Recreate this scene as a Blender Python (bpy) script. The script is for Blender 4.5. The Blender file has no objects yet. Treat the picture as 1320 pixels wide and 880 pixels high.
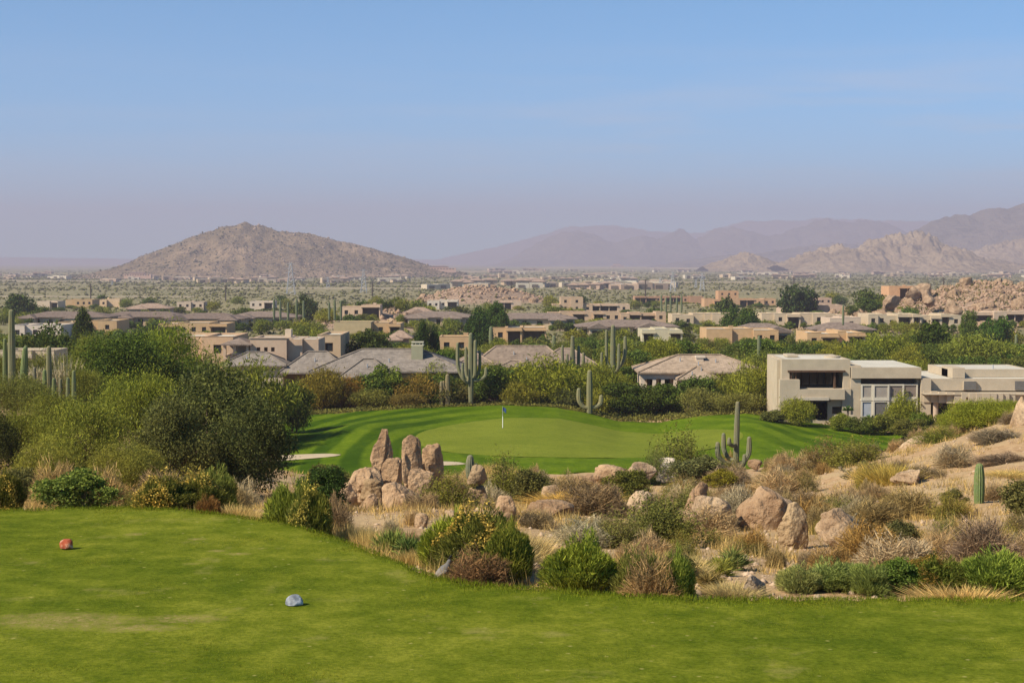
import bpy, math, random
import numpy as np
from math import radians, sin, cos, pi, tan, atan2, sqrt
SC = bpy.context.scene
COL = SC.collection
RS = np.random.RandomState
F = 2093.0; PITCH = radians(2.79); CAMZ = 4.0

# ---------------------------------------------------------------- view maths (only used to lay the place out at real distances)
def ray(u, v):
    xc = (u-660)/F; yc = (440-v)/F
    dy = cos(PITCH)+yc*sin(PITCH); dz = yc*cos(PITCH)-sin(PITCH)
    return xc/dy, dz/dy
def P(u, v, Y):
    a, b = ray(u, v); return (a*Y, Y, CAMZ+b*Y)
def zray(v, Y): return CAMZ+ray(660, v)[1]*Y
def proj(x, y, z):
    z = z-CAMZ
    f = y*cos(PITCH)-z*sin(PITCH); up = y*sin(PITCH)+z*cos(PITCH)
    return 660+F*x/f, 440-F*up/f

# ---------------------------------------------------------------- noise
def _hash(ix, iy, seed):
    h = (ix.astype(np.int64)*374761393+iy.astype(np.int64)*668265263+seed*1442695041) & 0xffffffff
    h = ((h ^ (h >> 13))*1274126177) & 0xffffffff
    return ((h ^ (h >> 16)) & 0xffff)/65535.0
def vnoise(x, y, seed=0):
    x = np.asarray(x, float); y = np.asarray(y, float)
    ix = np.floor(x); iy = np.floor(y); fx = x-ix; fy = y-iy
    fx = fx*fx*(3-2*fx); fy = fy*fy*(3-2*fy)
    a = _hash(ix, iy, seed); b = _hash(ix+1, iy, seed); c = _hash(ix, iy+1, seed); d = _hash(ix+1, iy+1, seed)
    return (a*(1-fx)+b*fx)*(1-fy)+(c*(1-fx)+d*fx)*fy*1.0
def fbm(x, y, seed=0, o=4):
    s = 0; a = .5; t = 0
    for k in range(o):
        s = s+a*vnoise(np.asarray(x)*2**k, np.asarray(y)*2**k, seed+k*17); t += a; a *= .5
    return s/t-.5
def noise3(p, seed=0, o=3):
    return (fbm(p[:, 0]+p[:, 2]*.37, p[:, 1]-p[:, 2]*.61, seed, o)+fbm(p[:, 1]+7.1, p[:, 2]*1.1+p[:, 0]*.43, seed+5, o)+fbm(p[:, 2]-3.3, p[:, 0]+p[:, 1]*.29, seed+9, o))*.75

# ---------------------------------------------------------------- objects
def mesh(name, v, f, smooth=False):
    me = bpy.data.meshes.new(name)
    v = np.asarray(v, dtype=np.float32).reshape(-1, 3)
    if isinstance(f, np.ndarray):
        n, k = f.shape
        me.vertices.add(len(v)); me.vertices.foreach_set('co', v.ravel())
        me.loops.add(n*k); me.loops.foreach_set('vertex_index', f.astype(np.int32).ravel())
        me.polygons.add(n); me.polygons.foreach_set('loop_start', np.arange(0, n*k, k, dtype=np.int32))
        me.update(calc_edges=True)
    else:
        me.from_pydata(v.tolist(), [], [list(map(int, q)) for q in f]); me.update()
    if smooth: me.polygons.foreach_set('use_smooth', np.ones(len(me.polygons), dtype=bool))
    return me
def obj(name, me, mat, parent=None, loc=(0, 0, 0), color=None):
    o = bpy.data.objects.new(name, me); COL.objects.link(o); o.location = loc
    if me is not None and mat is not None and not me.materials: me.materials.append(mat)
    if parent: o.parent = parent
    if color: o.color = (*color, 1)
    return o
def tag(o, label=None, cat=None, group=None, kind=None):
    if label: o['label'] = label
    if cat: o['category'] = cat
    if group: o['group'] = group
    if kind: o['kind'] = kind
    return o
def empty(name, loc, label, cat, group=None, rz=0):
    o = bpy.data.objects.new(name, None); COL.objects.link(o); o.location = loc; o.rotation_euler = (0, 0, rz)
    return tag(o, label, cat, group)
def structure(name, me, mat): return tag(obj(name, me, mat), kind='structure')
def stuff(name, me, mat, color=None): return tag(obj(name, me, mat, color=color), kind='stuff')

class MB:
    def __init__(s): s.v = []; s.f = []
    def add(s, v, f):
        n = len(s.v); s.v += [tuple(p) for p in v]; s.f += [tuple(i+n for i in q) for q in f]
    def box(s, x0, x1, y0, y1, z0, z1):
        s.add([(x0,y0,z0),(x1,y0,z0),(x1,y1,z0),(x0,y1,z0),(x0,y0,z1),(x1,y0,z1),(x1,y1,z1),(x0,y1,z1)],
              [(0,3,2,1),(4,5,6,7),(0,1,5,4),(1,2,6,5),(2,3,7,6),(3,0,4,7)])
    def tube(s, pts, rad, k=6, cap=True, rib=0, nr=0):
        pts = [np.array(p, float) for p in pts]; n = len(pts); vs = []; a = None
        for i, p in enumerate(pts):
            t = pts[min(i+1, n-1)]-pts[max(i-1, 0)]; t /= (np.linalg.norm(t)+1e-9)
            if a is None:
                a = np.cross(t, (0, 1, 0) if abs(t[1]) < .9 else (1, 0, 0))
            a = a-t*np.dot(a, t); a /= np.linalg.norm(a)+1e-9
            b = np.cross(t, a)
            for j in range(k):
                ph = 2*pi*j/k; r = rad[i]*(1+(rib*cos(nr*ph) if rib else 0))
                vs.append(p+a*r*cos(ph)+b*r*sin(ph))
        fs = [(i*k+j, i*k+(j+1) % k, (i+1)*k+(j+1) % k, (i+1)*k+j) for i in range(n-1) for j in range(k)]
        if cap: fs += [tuple(range(k-1, -1, -1)), tuple((n-1)*k+j for j in range(k))]
        s.add(vs, fs)
    def hip(s, x0, x1, y0, y1, z0, z1, th=.18, gable=False):
        w = x1-x0; d = y1-y0
        if w >= d:
            k = 0 if gable else min(d/2, w/2-.05); r0 = (x0+k, (y0+y1)/2, z1); r1 = (x1-k, (y0+y1)/2, z1)
            top = [(4, 5, 9, 8), (6, 7, 8, 9), (5, 6, 9), (7, 4, 8)]
        else:
            k = 0 if gable else min(w/2, d/2-.05); r0 = ((x0+x1)/2, y0+k, z1); r1 = ((x0+x1)/2, y1-k, z1)
            top = [(5, 6, 9, 8), (7, 4, 8, 9), (4, 5, 8), (6, 7, 9)]
        b = [(x0,y0),(x1,y0),(x1,y1),(x0,y1)]
        s.add([(x,y,z0-th) for x,y in b]+[(x,y,z0) for x,y in b]+[r0, r1], [(0,3,2,1),(0,1,5,4),(1,2,6,5),(2,3,7,6),(3,0,4,7)]+top)
    def wall(s, x0, x1, z0, z1, y, th, holes=()):
        xs = sorted({x0, x1}|{h[0] for h in holes}|{h[1] for h in holes}); zs = sorted({z0, z1}|{h[2] for h in holes}|{h[3] for h in holes})
        for a, b in zip(xs, xs[1:]):                                # columns of wall between openings
            run = None
            for c, d in zip(zs, zs[1:]):
                mx, mz = (a+b)/2, (c+d)/2
                hole = any(h[0] < mx < h[1] and h[2] < mz < h[3] for h in holes)
                if not hole: run = (run[0], d) if run else (c, d)
                if (hole or d == zs[-1]) and run: s.box(a, b, y, y+th, *run); run = None
    def build(s, name, mat, parent=None, smooth=False, color=None):
        if not s.v: return None
        return obj(name, mesh(name, s.v, s.f, smooth), mat, parent, color=color)

# ---------------------------------------------------------------- terrain
UT = np.array([-700, -300, 0, 150, 300, 450, 660, 900, 1050, 1200, 1320, 1700, 2200], float)
TT = [
 (8,   [-.4]*13),
 (17,  [-.35]*13),
 (22,  [-.3,-.25,-.25,-.25,-.25,-.12,-.22,-.32,-.38,-.38,-.38,-.4,-.4]),
 (28,  [-.6,-.5,-.45,-.45,-.5,-.85,-1.05,-1.1,-1.3,-1.3,-1.2,-1.2,-1.2]),
 (34,  [-1.2,-1.1,-1.1,-1.1,-1.2,-1.6,-1.6,-1.9,-2.0,-2.0,-1.9,-1.8,-1.8]),
 (40,  [-1.9,-1.9,-2,-2,-2.1,-2.3,-2.4,-2.7,-2.7,-2.7,-2.5,-2.3,-2.3]),
 (60,  [-4,-4,-4.3,-4.5,-4.9,-5.1,-4.9,-4.9,-4.7,-4.1,-3.5,-3,-3]),
 (80,  [-5,-5,-5.3,-5.6,-6.6,-7.4,-7.5,-7.2,-6.5,-5.2,-3.7,-3,-3]),
 (100, [-5.5,-5.5,-5.7,-6.3,-8.6,-9.6,-9.8,-9.7,-9.0,-7.2,-5,-4,-4]),
 (116, [-6,-6,-6.1,-7.3,-10.6,-11.5,-11.6,-11.3,-10.8,-9.2,-7,-5,-5]),
 (130, [-6.5,-6.6,-6.8,-8.6,-11.8,-12.4,-12.3,-12.3,-12.3,-12.3,-9.5,-7,-7]),
 (155, [-8,-8.5,-9,-10.6,-12.7,-12.8,-12.6,-12.8,-13.0,-13.2,-12.8,-11,-11]),
 (190, [-10.5,-11,-11.5,-12.4,-13.2,-13.5,-13.5,-14,-13.6,-13.5,-13.4,-13,-13]),
 (240, [-13]*13), (300, [-14.3]*13), (400, [-15.5]*13), (600, [-17]*13), (800, [-18.5]*13), (1100, [-20.5]*13), (1600, [-22.5]*13),
 (2500, [-25]*13), (4000, [-27.5]*13), (8000, [-27]*13), (14000, [-24]*13), (30000, [-24]*13)]
_LY = np.linspace(math.log(8), math.log(30000), 420); _UU = np.linspace(-700, 2200, 180)
_t0 = np.array([[np.interp(u, UT, r) for u in _UU] for _, r in TT]); _ly0 = np.log([y for y, _ in TT])
_T = np.array([[0.0]*180 for _ in _LY])
for j in range(180): _T[:, j] = np.interp(_LY, _ly0, _t0[:, j])
for _ in range(5):
    _T[1:-1] = (_T[:-2]+_T[1:-1]*2+_T[2:])/4
    _T[:, 1:-1] = (_T[:, :-2]+_T[:, 1:-1]*2+_T[:, 2:])/4
def base_h(x, y):
    x = np.asarray(x, float); y = np.asarray(y, float)
    yy = np.clip(y, 8.01, 29990); u = np.clip(660+F*x/np.maximum(yy, 8), -699, 2199)
    a = (np.log(yy)-_LY[0])/(_LY[1]-_LY[0]); b = (u-_UU[0])/(_UU[1]-_UU[0])
    i = np.clip(a.astype(int), 0, 418); j = np.clip(b.astype(int), 0, 178); a = a-i; b = b-j
    return (_T[i, j]*(1-a)+_T[i+1, j]*a)*(1-b)+(_T[i, j+1]*(1-a)+_T[i+1, j+1]*a)*b
# the tee's far edge, as a distance along each direction
TE = [(-900,655),(0,655),(150,651),(250,655),(340,667),(400,679),(430,689),(470,703),(500,716),(560,739),(600,747),(680,753),(760,760),(900,767),(1320,768),(2300,772)]
TEU = np.array([t[0] for t in TE], float); TEY = np.array([CAMZ/-ray(u, v)[1] for u, v in TE])
_tu = np.linspace(-900, 2300, 640); _ty = np.interp(_tu, TEU, TEY)
for _ in range(18): _ty[1:-1] = (_ty[:-2]+2*_ty[1:-1]+_ty[2:])/4
def tee_edge(u): return np.interp(u, _tu, _ty)
# the green complex
GB = [(330,539,168),(360,537,172),(430,533,178),(500,528,181),(560,525,183),(650,522,184),(720,525,184),(760,533,184),(800,543,183),(850,544,183),(900,536,181),(960,533,180),(1020,542,177),(1100,551,172),(1150,558,166),(1195,566,156)]
GU = np.array([g[0] for g in GB], float); GYB = np.array([g[2] for g in GB], float); GZB = np.array([zray(g[1], g[2]) for g in GB])
GF = [(330,617,124),(370,617,122),(460,613,121),(600,610,121),(700,609,122),(780,607,124),(860,610,124),(1000,600,127),(1100,585,133),(1195,570,150)]
GFU = np.array([g[0] for g in GF], float); GYF = np.array([g[2] for g in GF], float)
GZF = np.array([min(zray(g[1], g[2]), -11.9) for g in GF])
def green_z(u, y):
    yf = np.interp(u, GFU, GYF); yb = np.interp(u, GU, GYB); zf = np.interp(u, GFU, GZF); zb = np.interp(u, GU, GZB)
    t = np.clip((y-yf)/(yb-yf), 0, 1); s = t*t*(3-2*t)
    z = zf*(1-s)+zb*s-.35*np.sin(pi*t)
    z = z+.8*np.exp(-((u-470)/60)**2-((t-.62)/.2)**2)+.65*np.exp(-((u-985)/50)**2-((t-.7)/.2)**2)+.5*np.exp(-((u-1090)/40)**2-((t-.55)/.2)**2)
    return z, t, yf, yb
def bumps(x, y):
    def g(u, Y, wu, wy, h):
        cx = (u-660)/F*Y; return h*np.exp(-((x-cx)/(wu/F*Y))**2-((y-Y)/wy)**2)
    return g(1250, 560, 105, 55, 12.2)+g(1120, 500, 70, 40, 4.5)+g(1330, 540, 60, 50, 3)+g(600, 930, 50, 45, 9)+g(660, 960, 40, 40, 6)+g(490, 520, 60, 45, 5.5)
def Hd(x, y):
    "height of the natural desert surface, before the tee and the green are cut in"
    x = np.asarray(x, float); y = np.asarray(y, float)
    z = base_h(x, y)+bumps(x, y)
    amp = np.clip((y-19)/40, 0.04, 1)*np.where((y > 70) & (y < 190), .45, 1)
    z = z+fbm(x/9+40, y/9, 3)*amp*1.1+fbm(x/2.3, y/2.3, 8)*np.clip((y-18)/25, .12, 1)*.35
    z = z+fbm(x/420, y/420, 12)*np.clip((y-900)/2000, 0, 1)*8
    return z
def Hs(x, y): return float(Hd(np.array([x]), np.array([y]))[0])
def H(x, y):
    "ground height a thing stands on"
    u = 660+F*x/max(y, 8)
    if y < float(tee_edge(u)): return 0.0
    z, t, yf, yb = green_z(u, y)
    if 335 < u < 1190 and yf < y < yb: return float(z)
    return float(terr(np.array([x]), np.array([y]))[0])
def terr(x, y):
    u = 660+F*x/np.maximum(y, 8); z = Hd(x, y)
    gz, t, yf, yb = green_z(u, y)
    du = np.maximum(np.maximum(335-u, u-1188), 0)*y/F
    d = np.sqrt(np.maximum(np.maximum(yf-y, y-yb), 0)**2+du**2)
    w = np.clip(1-d/9, 0, 1); w = w*w*(3-2*w)
    z = z*(1-w)+(gz-.10)*w
    inside = (u > 340) & (u < 1184) & (y > yf+1.0) & (y < yb-1.0)
    z = np.where(inside, gz-.6, z)
    te = tee_edge(u)
    z = np.where(y < te-.35, np.minimum(z, -.35), np.where(y < te+.9, np.minimum(z, -.03-.12*(y-te+.35)), z))
    return z
def hit(u, v, y0=19.0, y1=4000.0):
    a, b = ray(u, v); y = y0
    ys = np.geomspace(y0, y1, 1500); zz = CAMZ+b*ys; hh = terr(a*ys, ys); k = np.argmax(zz < hh)
    return (a*ys[k], ys[k], float(hh[k]))
# ---------------------------------------------------------------- materials
def newmat(name):
    m = bpy.data.materials.new(name); m.use_nodes = True; nt = m.node_tree
    b = nt.nodes['Principled BSDF']; return m, nt, b
class N:
    def __init__(s, nt): s.nt = nt
    def n(s, t, **kw):
        x = s.nt.nodes.new(t)
        for k, v in kw.items(): setattr(x, k, v)
        return x
    def l(s, a, b): s.nt.links.new(a, b)
    def noise(s, vec, scale, detail=4, rough=.55):
        x = s.n('ShaderNodeTexNoise'); x.inputs['Scale'].default_value = scale; x.inputs['Detail'].default_value = detail; x.inputs['Roughness'].default_value = rough
        s.l(vec, x.inputs['Vector']); return x.outputs['Fac']
    def vor(s, vec, scale, feature='F1', out='Distance'):
        x = s.n('ShaderNodeTexVoronoi', feature=feature); x.inputs['Scale'].default_value = scale; s.l(vec, x.inputs['Vector']); return x.outputs[out]
    def ramp(s, fac, stops, interp='LINEAR'):
        x = s.n('ShaderNodeValToRGB'); x.color_ramp.interpolation = interp; e = x.color_ramp.elements
        while len(e) < len(stops): e.new(.5)
        for k, (p, c) in enumerate(stops): e[k].position = p; e[k].color = (*c, 1) if len(c) == 3 else c
        s.l(fac, x.inputs['Fac']); return x.outputs['Color']
    def mix(s, fac, a, b, mode='MIX'):
        x = s.n('ShaderNodeMix', data_type='RGBA', blend_type=mode)
        for sock, v in ((x.inputs[0], fac), (x.inputs[6], a), (x.inputs[7], b)):
            if hasattr(v, 'is_linked'): s.l(v, sock)
            elif isinstance(v, (int, float)): sock.default_value = v
            else: sock.default_value = (*v, 1)
        return x.outputs[2]
    def math(s, op, a, b=0.0, c=None):
        x = s.n('ShaderNodeMath', operation=op)
        for k, v in enumerate([a, b] if c is None else [a, b, c]):
            if hasattr(v, 'is_linked'): s.l(v, x.inputs[k])
            else: x.inputs[k].default_value = v
        return x.outputs[0]
    def mrange(s, v, a, b, c=0.0, d=1.0):
        x = s.n('ShaderNodeMapRange'); s.l(v, x.inputs[0])
        for k, q in enumerate((a, b, c, d)): x.inputs[k+1].default_value = q
        return x.outputs[0]
    def bump(s, h, strength, dist, b):
        x = s.n('ShaderNodeBump'); x.inputs['Strength'].default_value = strength; x.inputs['Distance'].default_value = dist
        s.l(h, x.inputs['Height']); s.l(x.outputs[0], b.inputs['Normal'])
    def pos(s): return s.n('ShaderNodeNewGeometry').outputs['Position']
    def objc(s): return s.n('ShaderNodeTexCoord').outputs['Object']
    def ocolor(s): return s.n('ShaderNodeObjectInfo').outputs['Color']
    def orand(s): return s.n('ShaderNodeObjectInfo').outputs['Random']
    def island(s): return s.n('ShaderNodeNewGeometry').outputs['Random Per Island']
    def sep(s, v):
        x = s.n('ShaderNodeSeparateXYZ'); s.l(v, x.inputs[0]); return x.outputs
def setb(b, rough=.9, spec=.2, col=None):
    b.inputs['Roughness'].default_value = rough; b.inputs['Specular IOR Level'].default_value = spec
    if col: b.inputs['Base Color'].default_value = (*col, 1)
M = {}
def m_leaf(name, rough=.65, trans=.3, tint=(1.18, 1.18, .75)):
    m, nt, b = newmat(name); n = N(nt); setb(b, .85, .08)
    r = n.island(); oc = n.ocolor()
    hi = n.mix(1.0, oc, tuple(q*1.35 for q in tint), 'MULTIPLY'); lo = n.mix(1.0, oc, (.38, .42, .36), 'MULTIPLY')
    c = n.mix(n.mrange(r, 0, 1), lo, hi); nz = n.mrange(n.noise(n.pos(), 1.1, 2), .35, .65)
    c = n.mix(n.math('MULTIPLY', nz, .45), c, n.mix(1.0, c, (1.3, 1.15, .8), 'MULTIPLY'))
    nt.links.new(c, b.inputs['Base Color'])
    t = n.n('ShaderNodeBsdfTranslucent'); n.l(c, t.inputs['Color']); mx = n.n('ShaderNodeMixShader'); mx.inputs[0].default_value = trans
    n.l(b.outputs[0], mx.inputs[1]); n.l(t.outputs[0], mx.inputs[2]); n.l(mx.outputs[0], nt.nodes['Material Output'].inputs['Surface'])
    return m
M['leaf'] = m_leaf('leaf'); M['blade'] = m_leaf('blade', trans=.3, tint=(1.4, 1.3, .9))
def m_simple(name, col, rough=.85, spec=.2, nscale=0, namp=.25, bump=0, bdist=.02, metal=0, usecolor=False):
    m, nt, b = newmat(name); n = N(nt); setb(b, rough, spec, col); b.inputs['Metallic'].default_value = metal
    base = n.ocolor() if usecolor else col
    if nscale:
        f = n.noise(n.objc(), nscale, 5); g = n.noise(n.objc(), nscale*7, 3)
        k = n.math('ADD', n.mrange(f, .3, .7, 1-namp, 1+namp), n.mrange(g, .3, .7, -namp*.4, namp*.4))
        vm = n.n('ShaderNodeVectorMath', operation='SCALE'); n.l(k, vm.inputs['Scale'])
        if usecolor: n.l(base, vm.inputs[0])
        else: vm.inputs[0].default_value = col
        n.l(vm.outputs[0], b.inputs['Base Color'])
        if bump: n.bump(n.math('ADD', f, n.math('MULTIPLY', g, .4)), bump, bdist, b)
    elif usecolor: n.l(base, b.inputs['Base Color'])
    return m
M['bark'] = m_simple('bark', (.13, .09, .06), nscale=4, namp=.35)
M['twig'] = m_simple('twig', (.2, .15, .1), nscale=4, namp=.35, usecolor=True)
M['stucco'] = m_simple('stucco', (.4, .3, .2), nscale=.8, namp=.09, bump=.15, usecolor=True)
M['wood'] = m_simple('dark_wood', (.09, .05, .03), nscale=2, namp=.2)
M['trim'] = m_simple('pale_trim', (.5, .45, .36), nscale=1, namp=.06)
M['screen'] = m_simple('sun_screen', (.13, .12, .11), rough=.6, nscale=3, namp=.1)
M['shade'] = m_simple('painted_shade_wall', (.1, .08, .06), nscale=1, namp=.15)  # shade of porches and rooms painted as a dark tone; far windows share it
M['steel'] = m_simple('galvanised_steel', (.3, .31, .33), rough=.6, metal=.0)
M['polewood'] = m_simple('pole_wood', (.06, .045, .035), nscale=1, namp=.2)
M['yardwall'] = m_simple('tan_wall_plaster', (.4, .33, .23), nscale=.1, namp=.1)
M['white'] = m_simple('white_paint', (.8, .8, .78), rough=.4, spec=.5, nscale=30, namp=.05)
M['blue'] = m_simple('flag_cloth', (.03, .07, .2), rough=.7, nscale=8, namp=.1)
m, nt, b = newmat('window_glass'); setb(b, .08, .6, (.02, .025, .028)); M['glass'] = m
# roof tiles
m, nt, b = newmat('roof_tile'); n = N(nt); setb(b, .9, .15); p = n.objc(); oc = n.ocolor()
w = n.n('ShaderNodeTexWave', wave_type='BANDS', bands_direction='Z', wave_profile='SAW'); w.inputs['Scale'].default_value = 1.1; w.inputs['Distortion'].default_value = .4; n.l(p, w.inputs['Vector'])
w2 = n.n('ShaderNodeTexWave', wave_type='BANDS', bands_direction='X'); w2.inputs['Scale'].default_value = 1.2; w2.inputs['Distortion'].default_value = .6; n.l(p, w2.inputs['Vector'])
f = n.noise(p, .9, 5); cells = n.vor(p, 2.6, out='Color'); cs = n.sep(cells)
k = n.math('ADD', n.mrange(f, .3, .7, .8, 1.15), n.mrange(cs[0], 0, 1, -.16, .16))
k = n.math('ADD', k, n.mrange(w.outputs['Fac'], 0, 1, -.05, .05))
vm = n.n('ShaderNodeVectorMath', operation='SCALE'); n.l(oc, vm.inputs[0]); n.l(k, vm.inputs['Scale']); n.l(vm.outputs[0], b.inputs['Base Color'])
n.bump(n.math('ADD', w.outputs['Fac'], n.math('MULTIPLY', w2.outputs['Fac'], .3)), .35, .05, b); M['tile'] = m
# flat roof membrane
M['membrane'] = m_simple('roof_membrane', (.5, .46, .38), nscale=.5, namp=.12, usecolor=False)
# rock
def m_rock():
    m, nt, b = newmat('granite'); n = N(nt); setb(b, .92, .15); p = n.pos(); oc = n.ocolor()
    f = n.noise(p, .9, 6, .6); g = n.noise(p, 9, 5, .6); v = n.vor(p, 5)
    a = n.mix(n.mrange(f, .36, .64), n.mix(1.0, oc, (.6, .52, .46), 'MULTIPLY'), n.mix(1.0, oc, (1.12, 1.08, 1.02), 'MULTIPLY'))
    a = n.mix(n.mrange(g, .52, .72, 0, .55), a, n.mix(1.0, oc, (.42, .36, .33), 'MULTIPLY'))
    a = n.mix(n.mrange(n.noise(p, 30, 3), .55, .7, 0, .3), a, (.5, .41, .3)); a = n.mix(n.mrange(n.noise(p, 2.1, 7, .75), .54, .66, 0, .6), a, (.15, .1, .065))
    n.l(a, b.inputs['Base Color'])
    hh = n.math('ADD', n.math('MULTIPLY', f, 1.2), n.math('ADD', n.math('MULTIPLY', g, .5), n.math('MULTIPLY', v, -.25)))
    n.bump(hh, 1.0, .22, b); return m
M['rock'] = m_rock()
# desert ground
m, nt, b = newmat('desert_soil'); n = N(nt); setb(b, .95, .1); p = n.pos(); s = n.sep(p)
f1 = n.noise(p, .35, 6, .6); f2 = n.noise(p, 3.5, 6, .65); f3 = n.noise(p, 22, 4, .6)
soil = n.ramp(f2, [(.3, (.26, .16, .08)), (.5, (.41, .262, .135)), (.72, (.52, .36, .2))])
soil = n.mix(n.mrange(f3, .5, .68, 0, .5), soil, (.2, .13, .08)); soil = n.mix(n.mrange(f1, .45, .62, 0, .6), soil, (.42, .31, .17))
# the far plain is soil under thin olive scrub
mp = n.n('ShaderNodeMapping'); mp.inputs['Scale'].default_value = (.012, .004, 0); n.l(p, mp.inputs['Vector'])
g1 = n.noise(mp.outputs[0], 1.0, 8, .62)
mp2 = n.n('ShaderNodeMapping'); mp2.inputs['Scale'].default_value = (.09, .03, 0); n.l(p, mp2.inputs['Vector'])
g2 = n.noise(mp2.outputs[0], 1.0, 6, .7)
scrub = n.ramp(g2, [(.36, (.12, .115, .05)), (.5, (.19, .17, .085)), (.66, (.3, .24, .14))])
scrub = n.mix(n.mrange(g1, .42, .6, 0, .6), scrub, (.24, .2, .1))
far = n.mrange(s[1], 180, 420)
rockm = None
for (cx, cy, rx, ry_) in ((158, 560, 34, 75), (108, 500, 24, 50), (168, 530, 26, 60), (-27, 930, 26, 60), (0, 960, 24, 60), (-42, 520, 19, 60)):
    dx = n.math('DIVIDE', n.math('SUBTRACT', s[0], cx), rx); dy = n.math('DIVIDE', n.math('SUBTRACT', s[1], cy), ry_); d2 = n.math('ADD', n.math('MULTIPLY', dx, dx), n.math('MULTIPLY', dy, dy))
    k_ = n.mrange(n.math('ADD', d2, n.math('MULTIPLY', n.noise(p, .08, 4), .8)), 1.3, 2.2, 1, 0); rockm = k_ if rockm is None else n.math('MAXIMUM', rockm, k_)
scrub = n.mix(rockm, scrub, n.ramp(n.noise(p, .5, 6, .7), [(.35, (.16, .11, .075)), (.5, (.3, .205, .14)), (.66, (.42, .3, .21))]))
n.l(n.mix(far, soil, scrub), b.inputs['Base Color'])
n.bump(n.math('ADD', n.math('MULTIPLY', f2, .6), n.math('MULTIPLY', f3, .5)), .7, .08, b); M['soil'] = m
# hills
def m_hill(name, c0, c1, c2, sc):
    m, nt, b = newmat(name); n = N(nt); setb(b, .95, .1); p = n.pos()
    f = n.noise(p, sc, 8, .65); g = n.noise(p, sc*7, 6, .7); v = n.vor(p, sc*22)
    c = n.ramp(f, [(.34, c0), (.5, c1), (.68, c2)]); c = n.mix(n.mrange(g, .5, .68, 0, .75), c, tuple(x*.5 for x in c0))
    c = n.mix(n.mrange(v, .05, .2, .6, 0), c, (.055, .06, .03))
    n.l(c, b.inputs['Base Color']); n.bump(n.math('ADD', f, n.math('MULTIPLY', g, .3)), 1.0, .25/sc, b); return m
M['hill'] = m_hill('brown_hill', (.15, .11, .06), (.235, .165, .095), (.33, .225, .14), .006)
M['hillfar'] = m_hill('far_hill', (.085, .075, .06), (.14, .115, .09), (.2, .155, .12), .0012)
M['hillrock'] = m_hill('rocky_hill', (.2, .145, .09), (.3, .215, .13), (.39, .29, .18), .006)
# mown turf
WEAR = [((u-660)/F*Y, Y, rx, ry_) for u, v, rx, ry_ in ((75, 803, 1.1, .5), (170, 812, .6, .25), (250, 696, .16, .12), (276, 712, .16, .12), (305, 716, .2, .12), (365, 674, .16, .12), (170, 690, .18, .14), (235, 800, .5, .25)) for Y in [4*F/(v-338)]]
def m_turf(name, a, b_, c, stripes=None, spots=True):
    m, nt, b = newmat(name); n = N(nt); setb(b, .95, .03); p = n.pos()
    f = n.noise(p, .22, 5, .6); g = n.noise(p, 2.2, 6, .65); h = n.noise(p, 15, 6, .8)
    k = n.math('ADD', n.math('MULTIPLY', f, .5), n.math('MULTIPLY', g, .5))
    col = n.ramp(k, [(.4, a), (.5, b_), (.6, c)])
    col = n.mix(n.mrange(h, .42, .62, 0, .85), col, n.mix(1.0, col, (.5, .56, .4), 'MULTIPLY'))
    if spots:
        col = n.mix(n.mrange(n.noise(p, .9, 7, .7), .58, .72, 0, .55), col, (.3, .25, .08))
        v = n.vor(p, 3.2); col = n.mix(n.mrange(v, .03, .10, .8, 0), col, (.34, .3, .1))
        col = n.mix(n.mrange(n.noise(p, 9, 4, .6), .66, .76, 0, .5), col, (.27, .2, .08))
        s = n.sep(p); wear = None                                   # worn and divoted places on the tee
        for (cx, cy, rx, ry_) in WEAR:
            dx = n.math('DIVIDE', n.math('SUBTRACT', s[0], cx), rx); dy = n.math('DIVIDE', n.math('SUBTRACT', s[1], cy), ry_); q_ = n.math('ADD', n.math('ADD', n.math('MULTIPLY', dx, dx), n.math('MULTIPLY', dy, dy)), n.math('MULTIPLY', n.noise(p, 5 if rx > .5 else 14, 4), 2.2))
            k_ = n.math('MULTIPLY', n.mrange(q_, .9, 2.1, 1, 0), n.mrange(h, .44, .56, .15, .75)); wear = k_ if wear is None else n.math('MAXIMUM', wear, k_)
        col = n.mix(wear, col, (.36, .26, .11))
    if stripes:
        s = n.sep(p); dx = n.math('SUBTRACT', s[0], stripes[0]); dy = n.math('MULTIPLY', n.math('SUBTRACT', s[1], stripes[1]), stripes[2])
        r = n.math('SQRT', n.math('ADD', n.math('MULTIPLY', dx, dx), n.math('MULTIPLY', dy, dy)))
        r = n.math('ADD', r, n.math('MULTIPLY', n.noise(p, .06, 2), 2)); w = n.math('SINE', n.math('MULTIPLY', r, 2*pi/stripes[3]))
        amt = n.math('MULTIPLY', n.mrange(w, -.45, .45, 0, stripes[4]), n.math('MAXIMUM', n.mrange(s[0], -9, 0, 1, .15), n.mrange(s[0], 20, 26, 0, .8)))
        col = n.mix(amt, col, n.mix(1.0, col, (.28, .44, .2), 'MULTIPLY'))
    n.l(col, b.inputs['Base Color']); n.bump(n.math('ADD', h, n.math('MULTIPLY', g, .6)), .6, .03, b); return m
M['tee'] = m_turf('tee_turf', (.085, .115, .006), (.137, .16, .011), (.21, .22, .022))
M['rough'] = m_turf('fairway_turf', (.075, .125, .004), (.105, .158, .006), (.145, .195, .01), (6, 140, .5, 3.3, .8), spots=False)
M['green'] = m_turf('putting_turf', (.15, .18, .018), (.175, .2, .022), (.2, .225, .026), None, spots=False)
M['sand'] = m_simple('bunker_sand', (.44, .35, .23), nscale=2, namp=.1)
M['gravel'] = m_simple('gravel_stone', (.42, .3, .2), nscale=6, namp=.3)
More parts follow.
